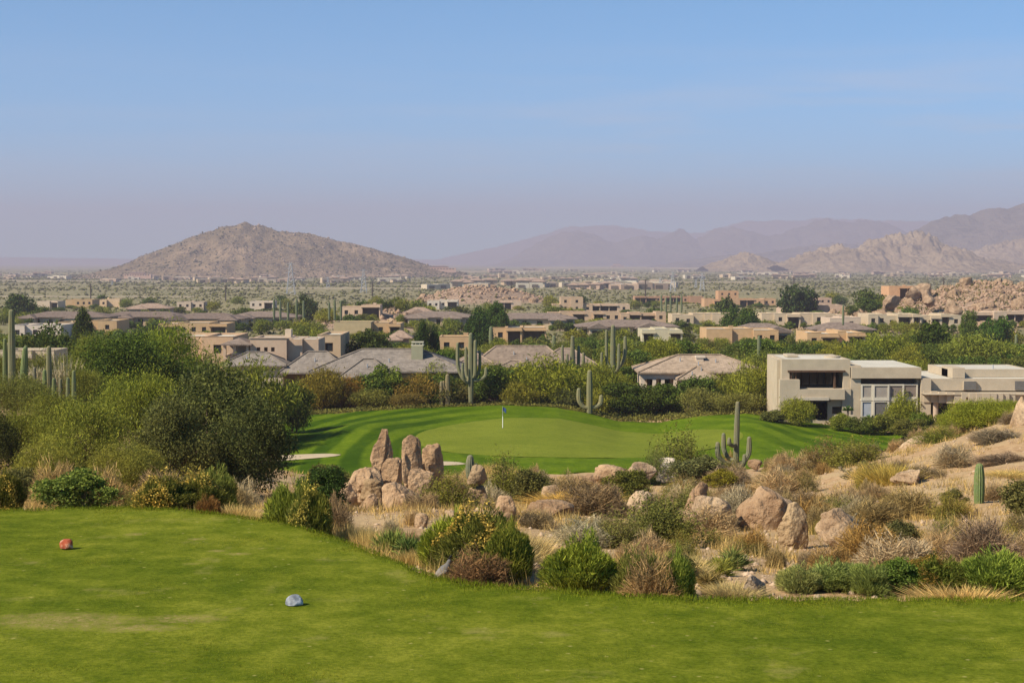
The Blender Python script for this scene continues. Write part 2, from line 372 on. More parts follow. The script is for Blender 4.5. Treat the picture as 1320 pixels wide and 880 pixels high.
# cactus skin
m, nt, b = newmat('cactus_skin'); n = N(nt); setb(b, .7, .25); p = n.objc(); oc = n.ocolor()
s = n.sep(p); f = n.noise(p, 2.5, 5); g = n.noise(p, 18, 3)
c = n.mix(n.mrange(f, .4, .65, 0, .5), oc, n.mix(1.0, oc, (1.5, 1.1, .9), 'MULTIPLY')); c = n.mix(n.mrange(g, .5, .65, 0, .35), c, (.3, .25, .16))
n.l(c, b.inputs['Base Color']); M['cactus'] = m
# ---------------------------------------------------------------- plants
def unit(v): return v/np.maximum(np.linalg.norm(v, axis=1, keepdims=True), 1e-9)
def rdir(r, n): return unit(r.normal(size=(n, 3)))
def leaves(r, c, ln, wd, up=.3):
    "rhombic leaves at the points c, length ln, width wd"
    n = len(c); d = rdir(r, n); d[:, 2] += up; d = unit(d); s = unit(np.cross(d, rdir(r, n)))
    L = (ln*(.6+.8*r.rand(n)))[:, None]*.5; W = (wd*(.6+.8*r.rand(n)))[:, None]*.5
    v = np.stack([c-d*L, c+s*W, c+d*L, c-s*W], 1).reshape(-1, 3)
    return v, np.arange(4*n).reshape(n, 4)
def blades(r, root, d, ln, wd, droop=.0):
    "thin pointed blades: two base points, a bent middle pair and a tip"
    n = len(root); s = unit(np.cross(d, rdir(r, n))); L = np.asarray(ln).reshape(-1, 1)*np.ones((n, 1)); W = np.asarray(wd).reshape(-1, 1)*np.ones((n, 1))*.5
    mid = root+d*L*.55; tip = root+d*L; tip[:, 2] -= (L[:, 0]*droop)
    v = np.stack([root-s*W*.7, root+s*W*.7, mid+s*W, mid-s*W, tip], 1).reshape(-1, 3); k = np.arange(n)*5
    f4 = np.stack([k, k+1, k+2, k+3], 1); f3 = np.stack([k+3, k+2, k+4, k+4], 1)
    return v, f4, np.stack([k+3, k+2, k+4], 1)
def blade_mesh(name, parts):
    vs = []; fs = []; o = 0
    for v, f4, f3 in parts:
        # two triangles for the shaft and one for the tip
        vs.append(v); fs += [f4[:, [0, 1, 2]]+o, f4[:, [0, 2, 3]]+o, f3+o]; o += len(v)
    return mesh(name, np.concatenate(vs), np.concatenate(fs))
def tri_blades(name, r, root, d, ln, wd):
    n = len(root); s = unit(np.cross(d, rdir(r, n))); L = np.asarray(ln).reshape(-1, 1); W = np.asarray(wd).reshape(-1, 1)*.5
    v = np.stack([root-s*W, root+s*W, root+d*L], 1).reshape(-1, 3); return mesh(name, v, np.arange(3*n).reshape(n, 3))
def crown_blobs(r, w, h, n, low=.12, flat=.8):
    "centres and radii of leaf clumps filling an uneven dome w wide and h high"
    out = []
    lob = r.rand(6)*2*pi; la = .12+.16*r.rand(6)
    while len(out) < n:
        p = r.uniform(-1, 1, 3); q = sqrt(p[0]**2+p[1]**2+p[2]**2)
        if q > 1 or q < .35 and r.rand() < .8: continue
        if p[2] < -.75: continue
        ph = atan2(p[1], p[0]); k = 1+sum(la[j]*cos((j+1)*ph+lob[j]) for j in range(3))*.5
        zz = low+(1-low)*(p[2]*.5+.5)
        rr = (.10+.10*r.rand())
        out.append((p[0]*(.5-rr*.6)*w*k, p[1]*(.5-rr*.6)*w*k, (zz*(1+.1*la[4]*cos(2*ph))-rr*.35*zz)*h, rr*min(w, h*1.25)))
    return np.array(out)
def crown(name, seed, w, h, nb, nl, ln, wd, up=.3, low=.12, squash=.75, loose=0.0):
    r = RS(seed); B = crown_blobs(r, w, h, nb, low)
    cnt = np.maximum((nl*B[:, 3]**2/np.sum(B[:, 3]**2)).astype(int), 6)
    i = np.repeat(np.arange(nb), cnt); n = len(i); d = rdir(r, n)
    rad = B[i, 3]*(.3+.72*r.rand(n)**.6)*(1+loose*(r.rand(n)**4)*1.8)
    c = B[i, :3]+d*rad[:, None]*np.array([1, 1, squash]); c[:, 2] = np.maximum(c[:, 2], .03*h)
    v, f = leaves(r, c, ln, wd, up); return mesh(name, v, f), B
def limbs(name, seed, w, h, B, rad, nmax=14, k=5, stems=2):
    r = RS(seed+99); mb = MB()
    idx = np.argsort(-B[:, 3])[:nmax]; bases = [(r.uniform(-.04, .04)*w, r.uniform(-.04, .04)*w) for _ in range(stems)]
    fk = [(b[0]+r.uniform(-.08, .08)*w, b[1]+r.uniform(-.08, .08)*w, h*r.uniform(.18, .3)) for b in bases]
    for b, f in zip(bases, fk): mb.tube([(b[0], b[1], -.3), ((b[0]+f[0])/2+.02*w, (b[1]+f[1])/2, f[2]*.5), f], [rad, rad*.8, rad*.62], k)
    for q, j in enumerate(idx):
        f = np.array(fk[q % stems]); e = B[j, :3]; m = (f+e)/2+r.uniform(-.06, .06, 3)*h
        mb.tube([f, m, e], [rad*.55, rad*.32, rad*.1], k, cap=False)
    return mesh(name, mb.v, mb.f, True)
TREES = {}
def tree_proto(kind, var, lod):
    """kinds: mesquite (dense, dark olive), palo (feathery), round (dense, leafy). Built 5.5 m wide, 4.2 m high; lod 0 near ... 2 far"""
    key = (kind, var, lod)
    if key in TREES: return TREES[key]
    n = {0: 26000, 1: 9000, 2: 1700}[lod]; s = {0: .125, 1: .22, 2: .46}[lod]; sd = abs(hash_(kind))+var*31+lod
    if kind == 'mesquite': me, B = crown('crown', sd, 5.5, 4.2, 60, n, s, s*.55, .2, .1, .8, .25)
    elif kind == 'palo': me, B = crown('crown', sd, 5.6, 4.2, 75, int(n*1.05), s*1.5, s*.3, .9, .12, .8, .5)
    else: me, B = crown('crown', sd, 5.2, 4.4, 44, n, s, s*.75, .1, .08, .85, .1)
    tr = limbs('trunk', sd, 5.5, 4.2, B, .13 if kind != 'palo' else .1, 16 if lod < 2 else 5, 5 if lod < 2 else 3, 3 if kind == 'palo' else 2)
    TREES[key] = (me, tr); return TREES[key]
def hash_(s): return sum(ord(c)*(i+3)*7 for i, c in enumerate(s)) % 5000
TC = {'mesquite': (5.5, 4.2), 'palo': (5.6, 4.2), 'round': (5.2, 4.4)}
REG = []            # everything that still needs a label: (object, phrase, u, v, size)
RR = random.Random(5)
def tree(kind, x, y, w, h, color_, label=None, phrase=None, group=None, lod=None, z=None, name=None):
    color = tuple(min(q*k, .3) for q, k in zip(color_, (1.5, 1.42, 1.15) if color_[1] >= color_[0]*.9 else (1.05, 1.25, 1.3)))
    z = H(x, y) if z is None else z
    if lod is None: lod = 0 if y < 125 else (1 if y < 330 else 2)
    me, tr = tree_proto(kind, RR.randrange(4 if lod else 3), lod); W0, H0 = TC[kind]
    nm = name or {'mesquite': 'mesquite_tree', 'palo': 'palo_verde_tree', 'round': 'desert_tree'}[kind]
    e = empty(nm, (x, y, z-.08), label, 'tree', group, RR.uniform(0, 6.28)); e.scale = (w/W0, w/W0*RR.uniform(.9, 1.1), h/H0)
    obj('crown', me, M['leaf'], e, color=color)
    obj('trunk', tr, M['bark'], e)
    if not label: REG.append((e, phrase, *proj(x, y, z+h*.6), w*h))
    return e
# bushes, built for real at their own size in the near ground
BP = {}
def bush_mesh(kind, var, dense=1.0):
    key = (kind, var, dense)
    if key in BP: return BP[key]
    r = RS(hash_(kind)+var*13+1); out = {}
    def dome(n, top=1.0, inner=.0, spread=1.0, base=.0):
        d = rdir(r, n); d[:, 2] = np.abs(d[:, 2]); rr = (inner+(1-inner)*r.rand(n)**.45)
        ph = np.arctan2(d[:, 1], d[:, 0]); k = 1+.14*np.sin(3*ph+var)+.1*np.sin(5*ph+2*var)+.12*np.sin(2.1*ph+7*d[:, 2]+var)
        p = d*rr[:, None]*k[:, None]*np.array([.5*spread, .5*spread, 1.0]); p[:, 2] += base; return p, d
    if kind in ('broom', 'turpentine', 'ephedra'):          # upright green whips rising from a woody base
        n = int(15000*dense); B = crown_blobs(r, 1.0, .95, 26, .1); i = r.randint(0, 26, n); dd_ = rdir(r, n); p = B[i, :3]+dd_*(B[i, 3]*1.05*(.35+.7*r.rand(n)**.6))[:, None]; q_, _ = dome(n, inner=.55); mk = r.rand(n) < .4; p[mk] = q_[mk]*np.array([1, 1, .92])
        p[:, 2] = np.abs(p[:, 2]); p = p[p[:, 2] > .1+.25*r.rand(n)]; n = len(p); up = unit(p*np.array([1.2, 1.2, .6])+np.array([0, 0, .35])+r.normal(size=(n, 3))*.26)
        L = .07+.1*r.rand(n); out['foliage'] = blade_mesh('foliage', [blades(r, p-up*L[:, None]*.6, up, L, .008+.006*r.rand(n))])
        m = 700; p2, _ = dome(m, inner=.5); root = r.normal(size=(m, 3))*np.array([.06, .06, 0]); mid = p2*.85
        dd = unit(mid-root); out['stems'] = tri_blades('stems', r, root, dd, np.linalg.norm(mid-root, axis=1), .02*np.ones(m))
        if kind == 'turpentine':
            n2 = int(5200*dense); q, dq = dome(n2, inner=.9); keep = (q[:, 2] > .25)&(np.sin(q[:, 0]*11+var)+np.sin(q[:, 1]*9+q[:, 2]*8+var*2) > -.5); q = q[keep]*.97
            q = q+r.normal(size=q.shape)*.02; v, f = leaves(r, q, .035, .026, .4); out['flowers'] = mesh('flowers', v, f)
    elif kind == 'leafy':
        B = crown_blobs(r, 1.0, 1.0, 46, .1); cnt = int(170*dense); i = np.repeat(np.arange(46), cnt); d = rdir(r, len(i))
        c = B[i, :3]+d*(B[i, 3]*(.5+.6*r.rand(len(i))))[:, None]; c[:, 2] = np.abs(c[:, 2]); v, f = leaves(r, c, .05, .028, .8); out['foliage'] = mesh('foliage', v, f)
        m = 200; p2, _ = dome(m, inner=.4); root = r.normal(size=(m, 3))*np.array([.06, .06, 0]); dd = unit(p2*.9-root); out['stems'] = tri_blades('stems', r, root, dd, np.linalg.norm(p2*.9-root, axis=1), .018*np.ones(m))
    elif kind == 'wispy':                                    # creosote and young palo verde: airy leaves on open stems
        m = 260; p2, _ = dome(m, inner=.55); root = r.normal(size=(m, 3))*np.array([.07, .07, 0]); dd = unit(p2-root); ll = np.linalg.norm(p2-root, axis=1)
        out['stems'] = tri_blades('stems', r, root, dd, ll, .014*np.ones(m))
        k = int(34*dense); i = np.repeat(np.arange(m), k); t = .35+.7*r.rand(len(i)); c = root[i]+dd[i]*(ll[i]*t)[:, None]+r.normal(size=(len(i), 3))*.035
        c[:, 2] = np.abs(c[:, 2]); v, f = leaves(r, c, .042, .015, 1.0); out['foliage'] = mesh('foliage', v, f)
    elif kind == 'dry':                                      # leafless grey and tan tangle of twigs
        n = int(3600*dense); p, d = dome(n, inner=.1); root = p*.55; up = unit(p*np.array([1.3, 1.3, 1])+r.normal(size=(n, 3))*.35*np.linalg.norm(p, axis=1, keepdims=True)+1e-3)
        L = .12+.3*r.rand(n); out['twigs'] = blade_mesh('twigs', [blades(r, p-up*L[:, None]*.7, up, L, .007+.006*r.rand(n))])
        v, f = leaves(r, dome(int(1500*dense), inner=.6)[0], .028, .016, .2); out['foliage'] = mesh('foliage', v, f)
    elif kind == 'straw':                                    # clump of dry grass
        n = int(2600*dense); root = r.normal(size=(n, 3))*np.array([.17, .17, 0]); d = unit(root*1.5*np.array([1, 1, 0])+r.normal(size=(n, 3))*.3+np.array([0, 0, .8])); L = .3+.65*r.rand(n)
        out['foliage'] = blade_mesh('foliage', [blades(r, root, d, L, (.006+.006*r.rand(n)), .06)])
    elif kind == 'yucca':                                    # sword leaves in several rosettes
        parts = []
        for q in range(7):
            a = r.rand()*6.28; c = np.array([cos(a)*.3*r.rand()**.5, sin(a)*.3*r.rand()**.5, .1+.3*r.rand()]); n = 90
            d = rdir(r, n); d[:, 2] = np.abs(d[:, 2])*.9+.12; d = unit(d); parts.append(blades(r, np.repeat(c[None], n, 0), d, .28+.2*r.rand(n), .026*np.ones(n)))
            parts.append(blades(r, c[None]+r.normal(size=(20, 3))*.03-np.array([0, 0, .12]), unit(rdir(r, 20)*np.array([1, 1, .3])+np.array([0, 0, -.5])), .2*np.ones(20), .03*np.ones(20)))
        out['foliage'] = blade_mesh('foliage', parts)
    BP[key] = out; return out
BN = {'broom': 'green_broom_bush', 'turpentine': 'turpentine_bush', 'ephedra': 'green_stem_bush', 'leafy': 'leafy_shrub', 'wispy': 'creosote_bush', 'dry': 'dry_shrub', 'straw': 'dry_grass_clump', 'yucca': 'yucca_plant'}
def bush(kind, x, y, w, h, color, label=None, phrase=None, group=None, dense=1.0, color2=None, z=None, stemcol=(.2, .14, .09)):
    if kind in ('broom', 'ephedra', 'turpentine'): color = (color[0]*1.22, color[1]*.98, color[2]*1.1)
    z = H(x, y) if z is None else z; P_ = bush_mesh(kind, RR.randrange(3), dense)
    e = empty(BN[kind], (x, y, z-.04), label, 'grass clump' if kind == 'straw' else ('yucca' if kind == 'yucca' else 'bush'), group, RR.uniform(0, 6.28)); e.scale = (w, w*RR.uniform(.85, 1.1), h)
    for nm, me in P_.items():
        c = color if nm in ('foliage',) and kind != 'dry' else (color2 or color) if nm in ('flowers', 'foliage') else (color if nm == 'twigs' else stemcol)
        obj(nm, me, M['twig'] if nm == 'stems' else M['blade'], e, color=c)
    if not label: REG.append((e, phrase, *proj(x, y, z+h*.5), w*h))
    return e
NAMED = []
def at_px(uc, Y): return (ray(uc, 500)[0]*Y, Y)
def px_bush(kind, uc, wpx, vtop, Y, color, label, color2=None, dense=1.0, group=None):
    x, y = at_px(uc, Y); z = H(x, y); ht = zray(vtop, Y)-z
    if Y > 24: NAMED.append((uc, wpx, vtop, proj(x, y, z)[1], Y))
    if ht < .15: print('LOW', kind, uc, vtop, Y, round(ht, 2)); ht = .25
    return bush(kind, x, y, wpx*Y/F*1.08, ht, color, label, color2=color2, dense=dense, group=group)
def px_tree(kind, uc, wpx, vtop, Y, color, label=None, phrase=None, lod=None, group=None, name=None):
    x, y = at_px(uc, Y); z = H(x, y); ht = zray(vtop, Y)-z
    if ht < 1: print('LOWTREE', kind, uc, vtop, Y, round(ht, 2)); ht = 1
    return tree(kind, x, y, wpx*Y/F*1.1, ht*1.02, color, label, phrase, group, lod, z, name)

# saguaro: ribbed stem and arms
def column(pts, rad, ribs=13):
    "ribbed column along pts with a rounded tip"
    pts = [np.array(p, float) for p in pts]; seg = []; rr = []
    n = len(pts)
    for i in range(n-1):
        for t in np.linspace(0, 1, 5)[:-1]:
            p0 = pts[max(i-1, 0)]; p1 = pts[i]; p2 = pts[i+1]; p3 = pts[min(i+2, n-1)]
            seg.append(.5*((2*p1)+(p2-p0)*t+(2*p0-5*p1+4*p2-p3)*t*t+(3*p1-p0-3*p2+p3)*t**3)); rr.append(rad[i]*(1-t)+rad[i+1]*t)
    d = pts[-1]-pts[-2]; d /= np.linalg.norm(d); R = rad[-1]
    for a in np.linspace(0, pi/2*.97, 6): seg.append(pts[-1]+d*R*1.1*(sin(a)-0)); rr.append(max(R*cos(a), .012))
    mb = MB(); mb.tube(seg, rr, ribs*4, True, .15, ribs); return mesh('column', mb.v, mb.f, True)
def saguaro(uc, vtop, Y, r, arms, label, color=(.12, .16, .06), lean=0.0, vbase=None, group=None, name='saguaro_cactus'):
    """arms: (height fraction where it leaves, sideways reach in m (+ right), depth reach in m, height fraction of its tip, radius factor)"""
    x, y = at_px(uc, Y); z = H(x, y) if vbase is None else zray(vbase, Y); h = zray(vtop, Y)-z
    e = empty(name, (x, y, z-.15), label, 'cactus', group, 0)
    b = column([(0, 0, 0), (lean*.3*h, 0, h*.35), (lean*.6*h, 0, h*.7), (lean*h, 0, h-r*.5)], [r*.8, r*1.02, r, r*.72]); obj('stem', b, M['cactus'], e, color=color)
    for (a0, dx, dy, a1, k) in arms:
        ra = r*.68*k; z0 = a0*h; z1 = a1*h-ra*.4; dz = min(.35*max(z1-z0, .1), abs(dx)*.9+.1); ox = lean*z0
        if z1 > z0: pts = [(ox, 0, z0), (ox+dx*.55, dy*.55, z0+dz*.12), (ox+dx*.95, dy*.95, z0+dz), (ox+dx*1.02, dy, z0+(z1-z0)*.65), (ox+dx*1.02, dy, z1)]
        else: pts = [(ox, 0, z0), (ox+dx*.5, dy*.5, z0+.1), (ox+dx*.9, dy, z0-.05), (ox+dx, dy, z1)]
        obj('arm', column(pts, [ra*.75, ra*.85, ra, ra*1.02, ra*.8][:len(pts)], 10), M['cactus'], e, color=color)
    return e

# ---------------------------------------------------------------- rocks
def rock_mesh(seed, sx, sy, sz, ang=.55, sub=5, rough=1.0, taper=0.0, lean=0.0, cuts=9):
    import bmesh
    bm = bmesh.new(); bmesh.ops.create_icosphere(bm, subdivisions=sub, radius=1.0); v = np.array([q.co[:] for q in bm.verts]); f = np.array([[q.index for q in t.verts] for t in bm.faces]); bm.free()
    r = RS(seed); v = np.sign(v)*np.abs(v)**.8; v = v/np.abs(v).max()*1.0
    for _ in range(cuts+5):                                         # flatten against random planes: the split faces of granite
        n = rdir(r, 1)[0]; n[2] *= .6; n /= np.linalg.norm(n); d = r.uniform(ang*.9, .95); s = v@n; v = v-np.outer(np.maximum(s-d, 0)*.93, n)
    k = noise3(v*1.3+seed*3.1, seed, 3); v = v*(1+k[:, None]*.34*rough)
    k = noise3(v*4.2+seed, seed+3, 4); v = v*(1+k[:, None]*.11*rough)
    k = noise3(v*13+seed, seed+6, 3); v = v*(1+k[:, None]*.035*rough)
    for _ in range(2):                                            # a crack or two across the stone
        n = rdir(r, 1)[0]; s = v@n-r.uniform(-.3, .35)+noise3(v*2+seed, seed+11, 2)*.25; v = v*(1-.10*rough*np.exp(-(s/.035)**2))[:, None]
    v = v/np.abs(v).max(0); t = (v[:, 2]+1)/2; v[:, 0] = v[:, 0]*(1-taper*t)+lean*t; v[:, 1] *= (1-taper*t)
    v = v*np.array([sx/2, sy/2, sz/2]); me = mesh('rock', v, f, True); return me
ROCKS = []
def px_rock(u0, u1, vt, vb, Y, label, seed, col=(.46, .32, .21), ang=.55, rough=1, taper=0, lean=0, depth=.9, rz=0, tilt=0, sub=5, group=None, cuts=9, z0=None):
    if z0 is None and Y < 0:                                      # stands free on the ground: find where that is
        Y = min(hit((u0+u1)/2, vb-.22*(vb-vt))[1], -Y*1.35)
    ROCKS.append((u0, u1, vt, vb, Y))
    w = (u1-u0)*Y/F; h = (vb-vt)*Y/F; x, y = at_px((u0+u1)/2, Y); zc = (zray(vt, Y)+zray(vb, Y))/2
    h2 = h*1.06; o = obj('granite_boulder', rock_mesh(seed, w, w*depth, h2, ang, sub, rough, taper, lean, cuts), M['rock'], None, (x, y+w*depth*.15, zc-h*.02), col); o.rotation_euler = (0, tilt, rz)
    return tag(o, label, 'boulder', group)
# ---------------------------------------------------------------- ground sheets
def grid_faces(nr, nc):
    i = np.arange((nr-1)*(nc-1)); a = (i//(nc-1))*nc+i % (nc-1); return np.stack([a, a+1, a+1+nc, a+nc], 1)
ry = np.concatenate([np.linspace(-60, 8, 10)[:-1], np.linspace(8, 18, 12)[:-1], np.geomspace(18, 240, 430)[:-1], np.geomspace(240, 1200, 190)[:-1], np.geomspace(1200, 21800, 150)])
q = np.linspace(-1, 1, 460); sx = np.sign(q)*(np.abs(q)*.42+.5*np.abs(q)**4)
Yg, Sg = np.meshgrid(ry, sx, indexing='ij'); Xg = Sg*(np.maximum(Yg, 0)+np.where(Yg < 60, (60-np.maximum(Yg, 0))*.75, 0))
Zg = terr(Xg.ravel(), np.maximum(Yg.ravel(), 8.0))
structure('desert_ground', mesh('ground', np.stack([Xg.ravel(), Yg.ravel(), Zg], 1), grid_faces(len(ry), len(sx)), True), M['soil'])
# tee
us = np.linspace(-880, 2280, 420); ts = np.concatenate([np.linspace(0, .9, 40), np.linspace(.9, 1, 22)[1:], [1.0, 1.0]]); vv = []
for k, t in enumerate(ts):
    for u in us:
        e = float(tee_edge(u))+.07*sin(u*.09)+.04*sin(u*.23+1); y = 4+(e-4)*t; a = ray(u, 700)[0]*(e if y > 12 else e); x = a*y/e*1.0
        z = 0.03*fbm(x/3, y/3, 2, 3)+.02*fbm(x*.9, y*.9, 4, 3)-.0
        ed = (e-y); z -= .045*math.exp(-max(ed, 0)/.22)
        if k == len(ts)-2: z -= .05
        if k == len(ts)-1: z -= .4; y += .02
        vv.append((x, y, z))
structure('tee_lawn', mesh('tee', vv, grid_faces(len(ts), len(us)), True), M['tee'])
# behind and beside the camera the tee runs on
o = structure('tee_apron', mesh('apron', [(-40, -60, -.05), (40, -60, -.05), (40, 3.9, -.02), (-40, 3.9, -.02)], [(0, 1, 2, 3)]), M['tee'])
# fairway / green surround
us = np.linspace(340, 1184, 300); ts = np.linspace(0, 1, 90); vv = []
for t in [-1]+list(ts)+[2]:
    tt = min(max(t, 0), 1); yf = np.interp(us, GFU, GYF); yb = np.interp(us, GU, GYB); y = yf+(yb-yf)*tt
    y = y+.35*np.sin(us*.11)*(1 if tt in (0, 1) else 0); z = green_z(us, yf+(yb-yf)*tt)[0]-(.7 if t in (-1, 2) else 0)+fbm(us/14, y/4, 6, 3)*.12*(0 if t in (-1, 2) else 1); x = np.array([ray(u, 570)[0] for u in us])*y
    vv.append(np.stack([x, y, z], 1))
vv = np.concatenate(vv); fs = grid_faces(92, 300); structure('fairway_lawn', mesh('fairway', vv, fs, True), M['rough'])
# putting green: an oval sheet just above the surround
def gz(x, y):
    u = 660+F*x/y; return float(green_z(u, y)[0])
def oval(cx, cy, rx, ry_, k1=.08, ph=0, n=96, rings=16, up=.09):
    v = [(cx, cy, gz(cx, cy)+up)]; f = []
    for i in range(1, rings+1):
        for j in range(n):
            a = 2*pi*j/n; r = (i/rings)*(1+k1*sin(2*a+ph)+.5*k1*sin(3*a+1+ph)); x = cx+rx*r*cos(a); y = cy+ry_*r*sin(a); v.append((x, y, gz(x, y)+up*(1 if i < rings else .3)))
    for j in range(n): f.append((0, 1+j, 1+(j+1) % n))
    for i in range(rings-1):
        for j in range(n): a = 1+i*n+j; b = 1+i*n+(j+1) % n; f.append((a, a+n, b+n, b))
    return mesh('oval', v, f, True)
structure('putting_green', oval(6.0, 154, 15.5, 19), M['green'])
# the surround has a little noise; keep the oval clear of it
structure('sand_bunker', oval(-18.6, 137.5, 3.6, 1.9, .1, .6, 64, 8, .12), M['sand'])
structure('sand_bunker', oval(-6.6, 129.0, 2.6, 1.5, .1, 2.0, 64, 8, .12), M['sand'])
# loose stuff on the ground
def scatter_pts(n, u0, u1, v0, v1, seed, y0=19, y1=125):
    r = RS(seed); out = []
    ly = r.uniform(math.log(y0), math.log(y1), n); Y = np.exp(ly); u = r.uniform(u0, u1, n); x = np.array([ray(q, 600)[0] for q in u])*Y
    te = tee_edge(u)+.35; _, t, yf, yb = green_z(u, Y); ok = (Y > te) & ~((u > 335) & (u < 1190) & (Y > yf-.8) & (Y < yb+.8))
    return x[ok], Y[ok]
gx, gy = scatter_pts(9000, -40, 1360, 0, 0, 3, 19.5, 110); gzv = terr(gx, gy); r = RS(4); n = len(gx)
ico = np.array([(1,0,0),(-1,0,0),(0,1,0),(0,-1,0),(0,0,1),(0,0,-1)], float); icf = np.array([(0,2,4),(2,1,4),(1,3,4),(3,0,4),(2,0,5),(1,2,5),(3,1,5),(0,3,5)])
def octs(name, x, y, z, s, sz, seed, jit=.3):
    r = RS(seed); n = len(x); sh = ico[None]*(1+r.uniform(-jit, jit, (n, 6, 1)))*np.stack([s, s, sz], 1)[:, None]; a = r.rand(n)*6.28
    X = sh[:, :, 0]*np.cos(a)[:, None]-sh[:, :, 1]*np.sin(a)[:, None]; Y = sh[:, :, 0]*np.sin(a)[:, None]+sh[:, :, 1]*np.cos(a)[:, None]
    v = np.stack([X+x[:, None], Y+y[:, None], sh[:, :, 2]+z[:, None]], 2).reshape(-1, 3); return mesh(name, v, (icf[None]+(np.arange(n)*6)[:, None, None]).reshape(-1, 3))
s = .018+.05*r.rand(n)**4*1.6; stuff('gravel', octs('gravel', gx, gy, gzv+.005, s, s*.7, 5), M['gravel'])
# thin dry grass over the slope
gx, gy = scatter_pts(6400, -100, 1750, 0, 0, 11, 20.5, 118); cl = fbm(gx/4, gy/4, 31, 3); k = cl > -.06; gx = gx[k]; gy = gy[k]; gzv = terr(gx, gy)
m_ = 26; i = np.repeat(np.arange(len(gx)), m_); r = RS(9); n = len(i); sc = (.6+.8*r.rand(len(gx)))[i]; sp = (.06+gy[i]*.0022)
root = np.stack([gx[i]+r.normal(size=n)*sp, gy[i]+r.normal(size=n)*sp, gzv[i]-.02], 1); d = unit(r.normal(size=(n, 3))*.42+np.array([0, 0, 1]))
stuff('dry_grass', tri_blades('dry_grass', r, root, d, (.14+.2*r.rand(n))*sc, .008+gy[i]*.00022), M['blade'], (.4, .3, .16))
# short grass standing along the tee's edge
u = r.uniform(-100, 1420, 12000); e = tee_edge(u); y = e-np.abs(r.normal(size=len(u)))*.35-.0; x = np.array([ray(a, 700)[0] for a in u])*y; n = len(u)
stuff('edge_grass', tri_blades('edge_grass', r, np.stack([x, y, np.full(n, -.03)], 1), unit(r.normal(size=(n, 3))*.35+np.array([0, 0, 1])), .035+.045*r.rand(n), .008*np.ones(n)), M['blade'], (.12, .16, .015))
# scrub on the far plain: past counting
r = RS(21); n = 60000; Y = np.exp(r.uniform(math.log(420), math.log(6500), n)); u = r.uniform(-60, 1380, n); x = (u-660)/F*Y; cl = fbm(x/60, Y/140, 33, 4)
k = (cl+r.uniform(-.25, .25, n) > -.02); x = x[k]; Y = Y[k]; z = terr(x, Y); n = len(x); s = (.5+1.2*r.rand(n)**2)*np.clip((Y/1300), .5, 2.0)
stuff('desert_scrub', octs('desert_scrub', x, Y, z+s*.3, s, s*.62, 22, .4), M['leaf'], (.12, .118, .055))

# ---------------------------------------------------------------- hills
def hill(name, prof, Y, dep, mat, rough=.16, seed=1, nx=300, ny=110, crest=.0, nsc=1.0, sharp=1.25):
    pu = np.array([p[0] for p in prof], float); X0 = (pu-660)/F*Y; Z0 = np.array([zray(p[1], Y) for p in prof]); xs = np.linspace(X0[0], X0[-1], nx)
    zc = np.interp(xs, X0, Z0); gb = terr(xs, np.full(nx, float(Y)))-3; ht = np.maximum(zc-gb, 0); T = np.linspace(-1, 1, ny); vv = []
    scale = np.max(ht)
    for t in T:
        y = Y+t*dep; g = terr(xs, np.full(nx, float(y)))-4; a = np.clip(1-abs(t), 0, 1)**sharp
        off = fbm(xs/(scale*1.3*nsc)+seed, np.full(nx, y/(scale*1.6*nsc)), seed, 5); rid = 1-2*np.abs(fbm(xs/(scale*.75*nsc)+seed*3, np.full(nx, y/(scale*1.5*nsc)), seed+7, 5))*2
        env = a*(1-a)*4; z = g+ht*np.clip(a+env*(off*.5+rid*.16-.04), 0, 1.0)+ht*a*fbm(xs/(scale*.14), np.full(nx, y/(scale*.2)), seed+2, 4)*rough
        vv.append(np.stack([xs, np.full(nx, y), z], 1))
    v = np.concatenate(vv); structure(name, mesh(name, v, grid_faces(ny, nx), True), mat); return v
HB = hill('brown_hill', [(95,354),(130,351),(165,340),(190,329),(215,318),(240,308),(262,300),(280,295),(292,291),(303,290),(311,287),(318,285.5),(328,289),(338,289),(350,293),(363,297),(380,298),(398,300),(415,304),(432,308),(455,313),(480,319),(505,326),(530,334),(550,341),(575,347),(600,351)], 3600, 420, M['hill'], .07, 3)
r = RS(8); k = r.randint(0, len(HB), 5200); p = HB[k]+r.normal(size=(5200, 3))*np.array([2, 5, 0]); s = 1.2+2.6*r.rand(5200)**3
stuff('hill_scrub', octs('hill_scrub', p[:, 0], p[:, 1], p[:, 2]+.4, s, s*.6, 4, .4), M['leaf'], (.06, .065, .03))
k = r.randint(0, len(HB), 2200); p = HB[k]; c = fbm(p[:, 0]/60, p[:, 1]/80, 77, 3); p = p[c > .06]; n = len(p); p = p+r.normal(size=(n, 3))*np.array([2, 5, 0]); s = 1.2+3.2*r.rand(n)**3
stuff('hill_rocks', octs('hill_rocks', p[:, 0], p[:, 1], p[:, 2]+.4, s, s*.8, 6, .4), M['rock'], (.36, .27, .2))
hill('rocky_foothill', [(1000,341),(1020,333),(1040,324),(1060,322),(1080,316),(1100,319),(1120,312),(1140,307),(1160,301),(1172,305),(1183,297),(1200,306),(1215,316),(1240,322),(1260,332),(1300,338),(1340,343)], 5200, 420, M['hillrock'], .5, 11, crest=1)
hill('small_hill', [(905,343),(925,336),(945,329),(962,324),(975,328),(990,334),(1015,341),(1030,344)], 5600, 300, M['hillrock'], .3, 12, 160, 60)
hill('right_mountain', [(1120,330),(1150,312),(1170,301),(1185,292),(1200,284),(1225,279),(1250,276),(1275,270),(1300,268),(1320,262),(1350,250),(1400,240),(1480,262),(1600,330)], 8200, 1500, M['hillfar'], .16, 14)
hill('far_rocky_spur', [(1190,338),(1230,327),(1260,321),(1290,312),(1320,306),(1360,300),(1420,330)], 6700, 420, M['hillrock'], .35, 15)
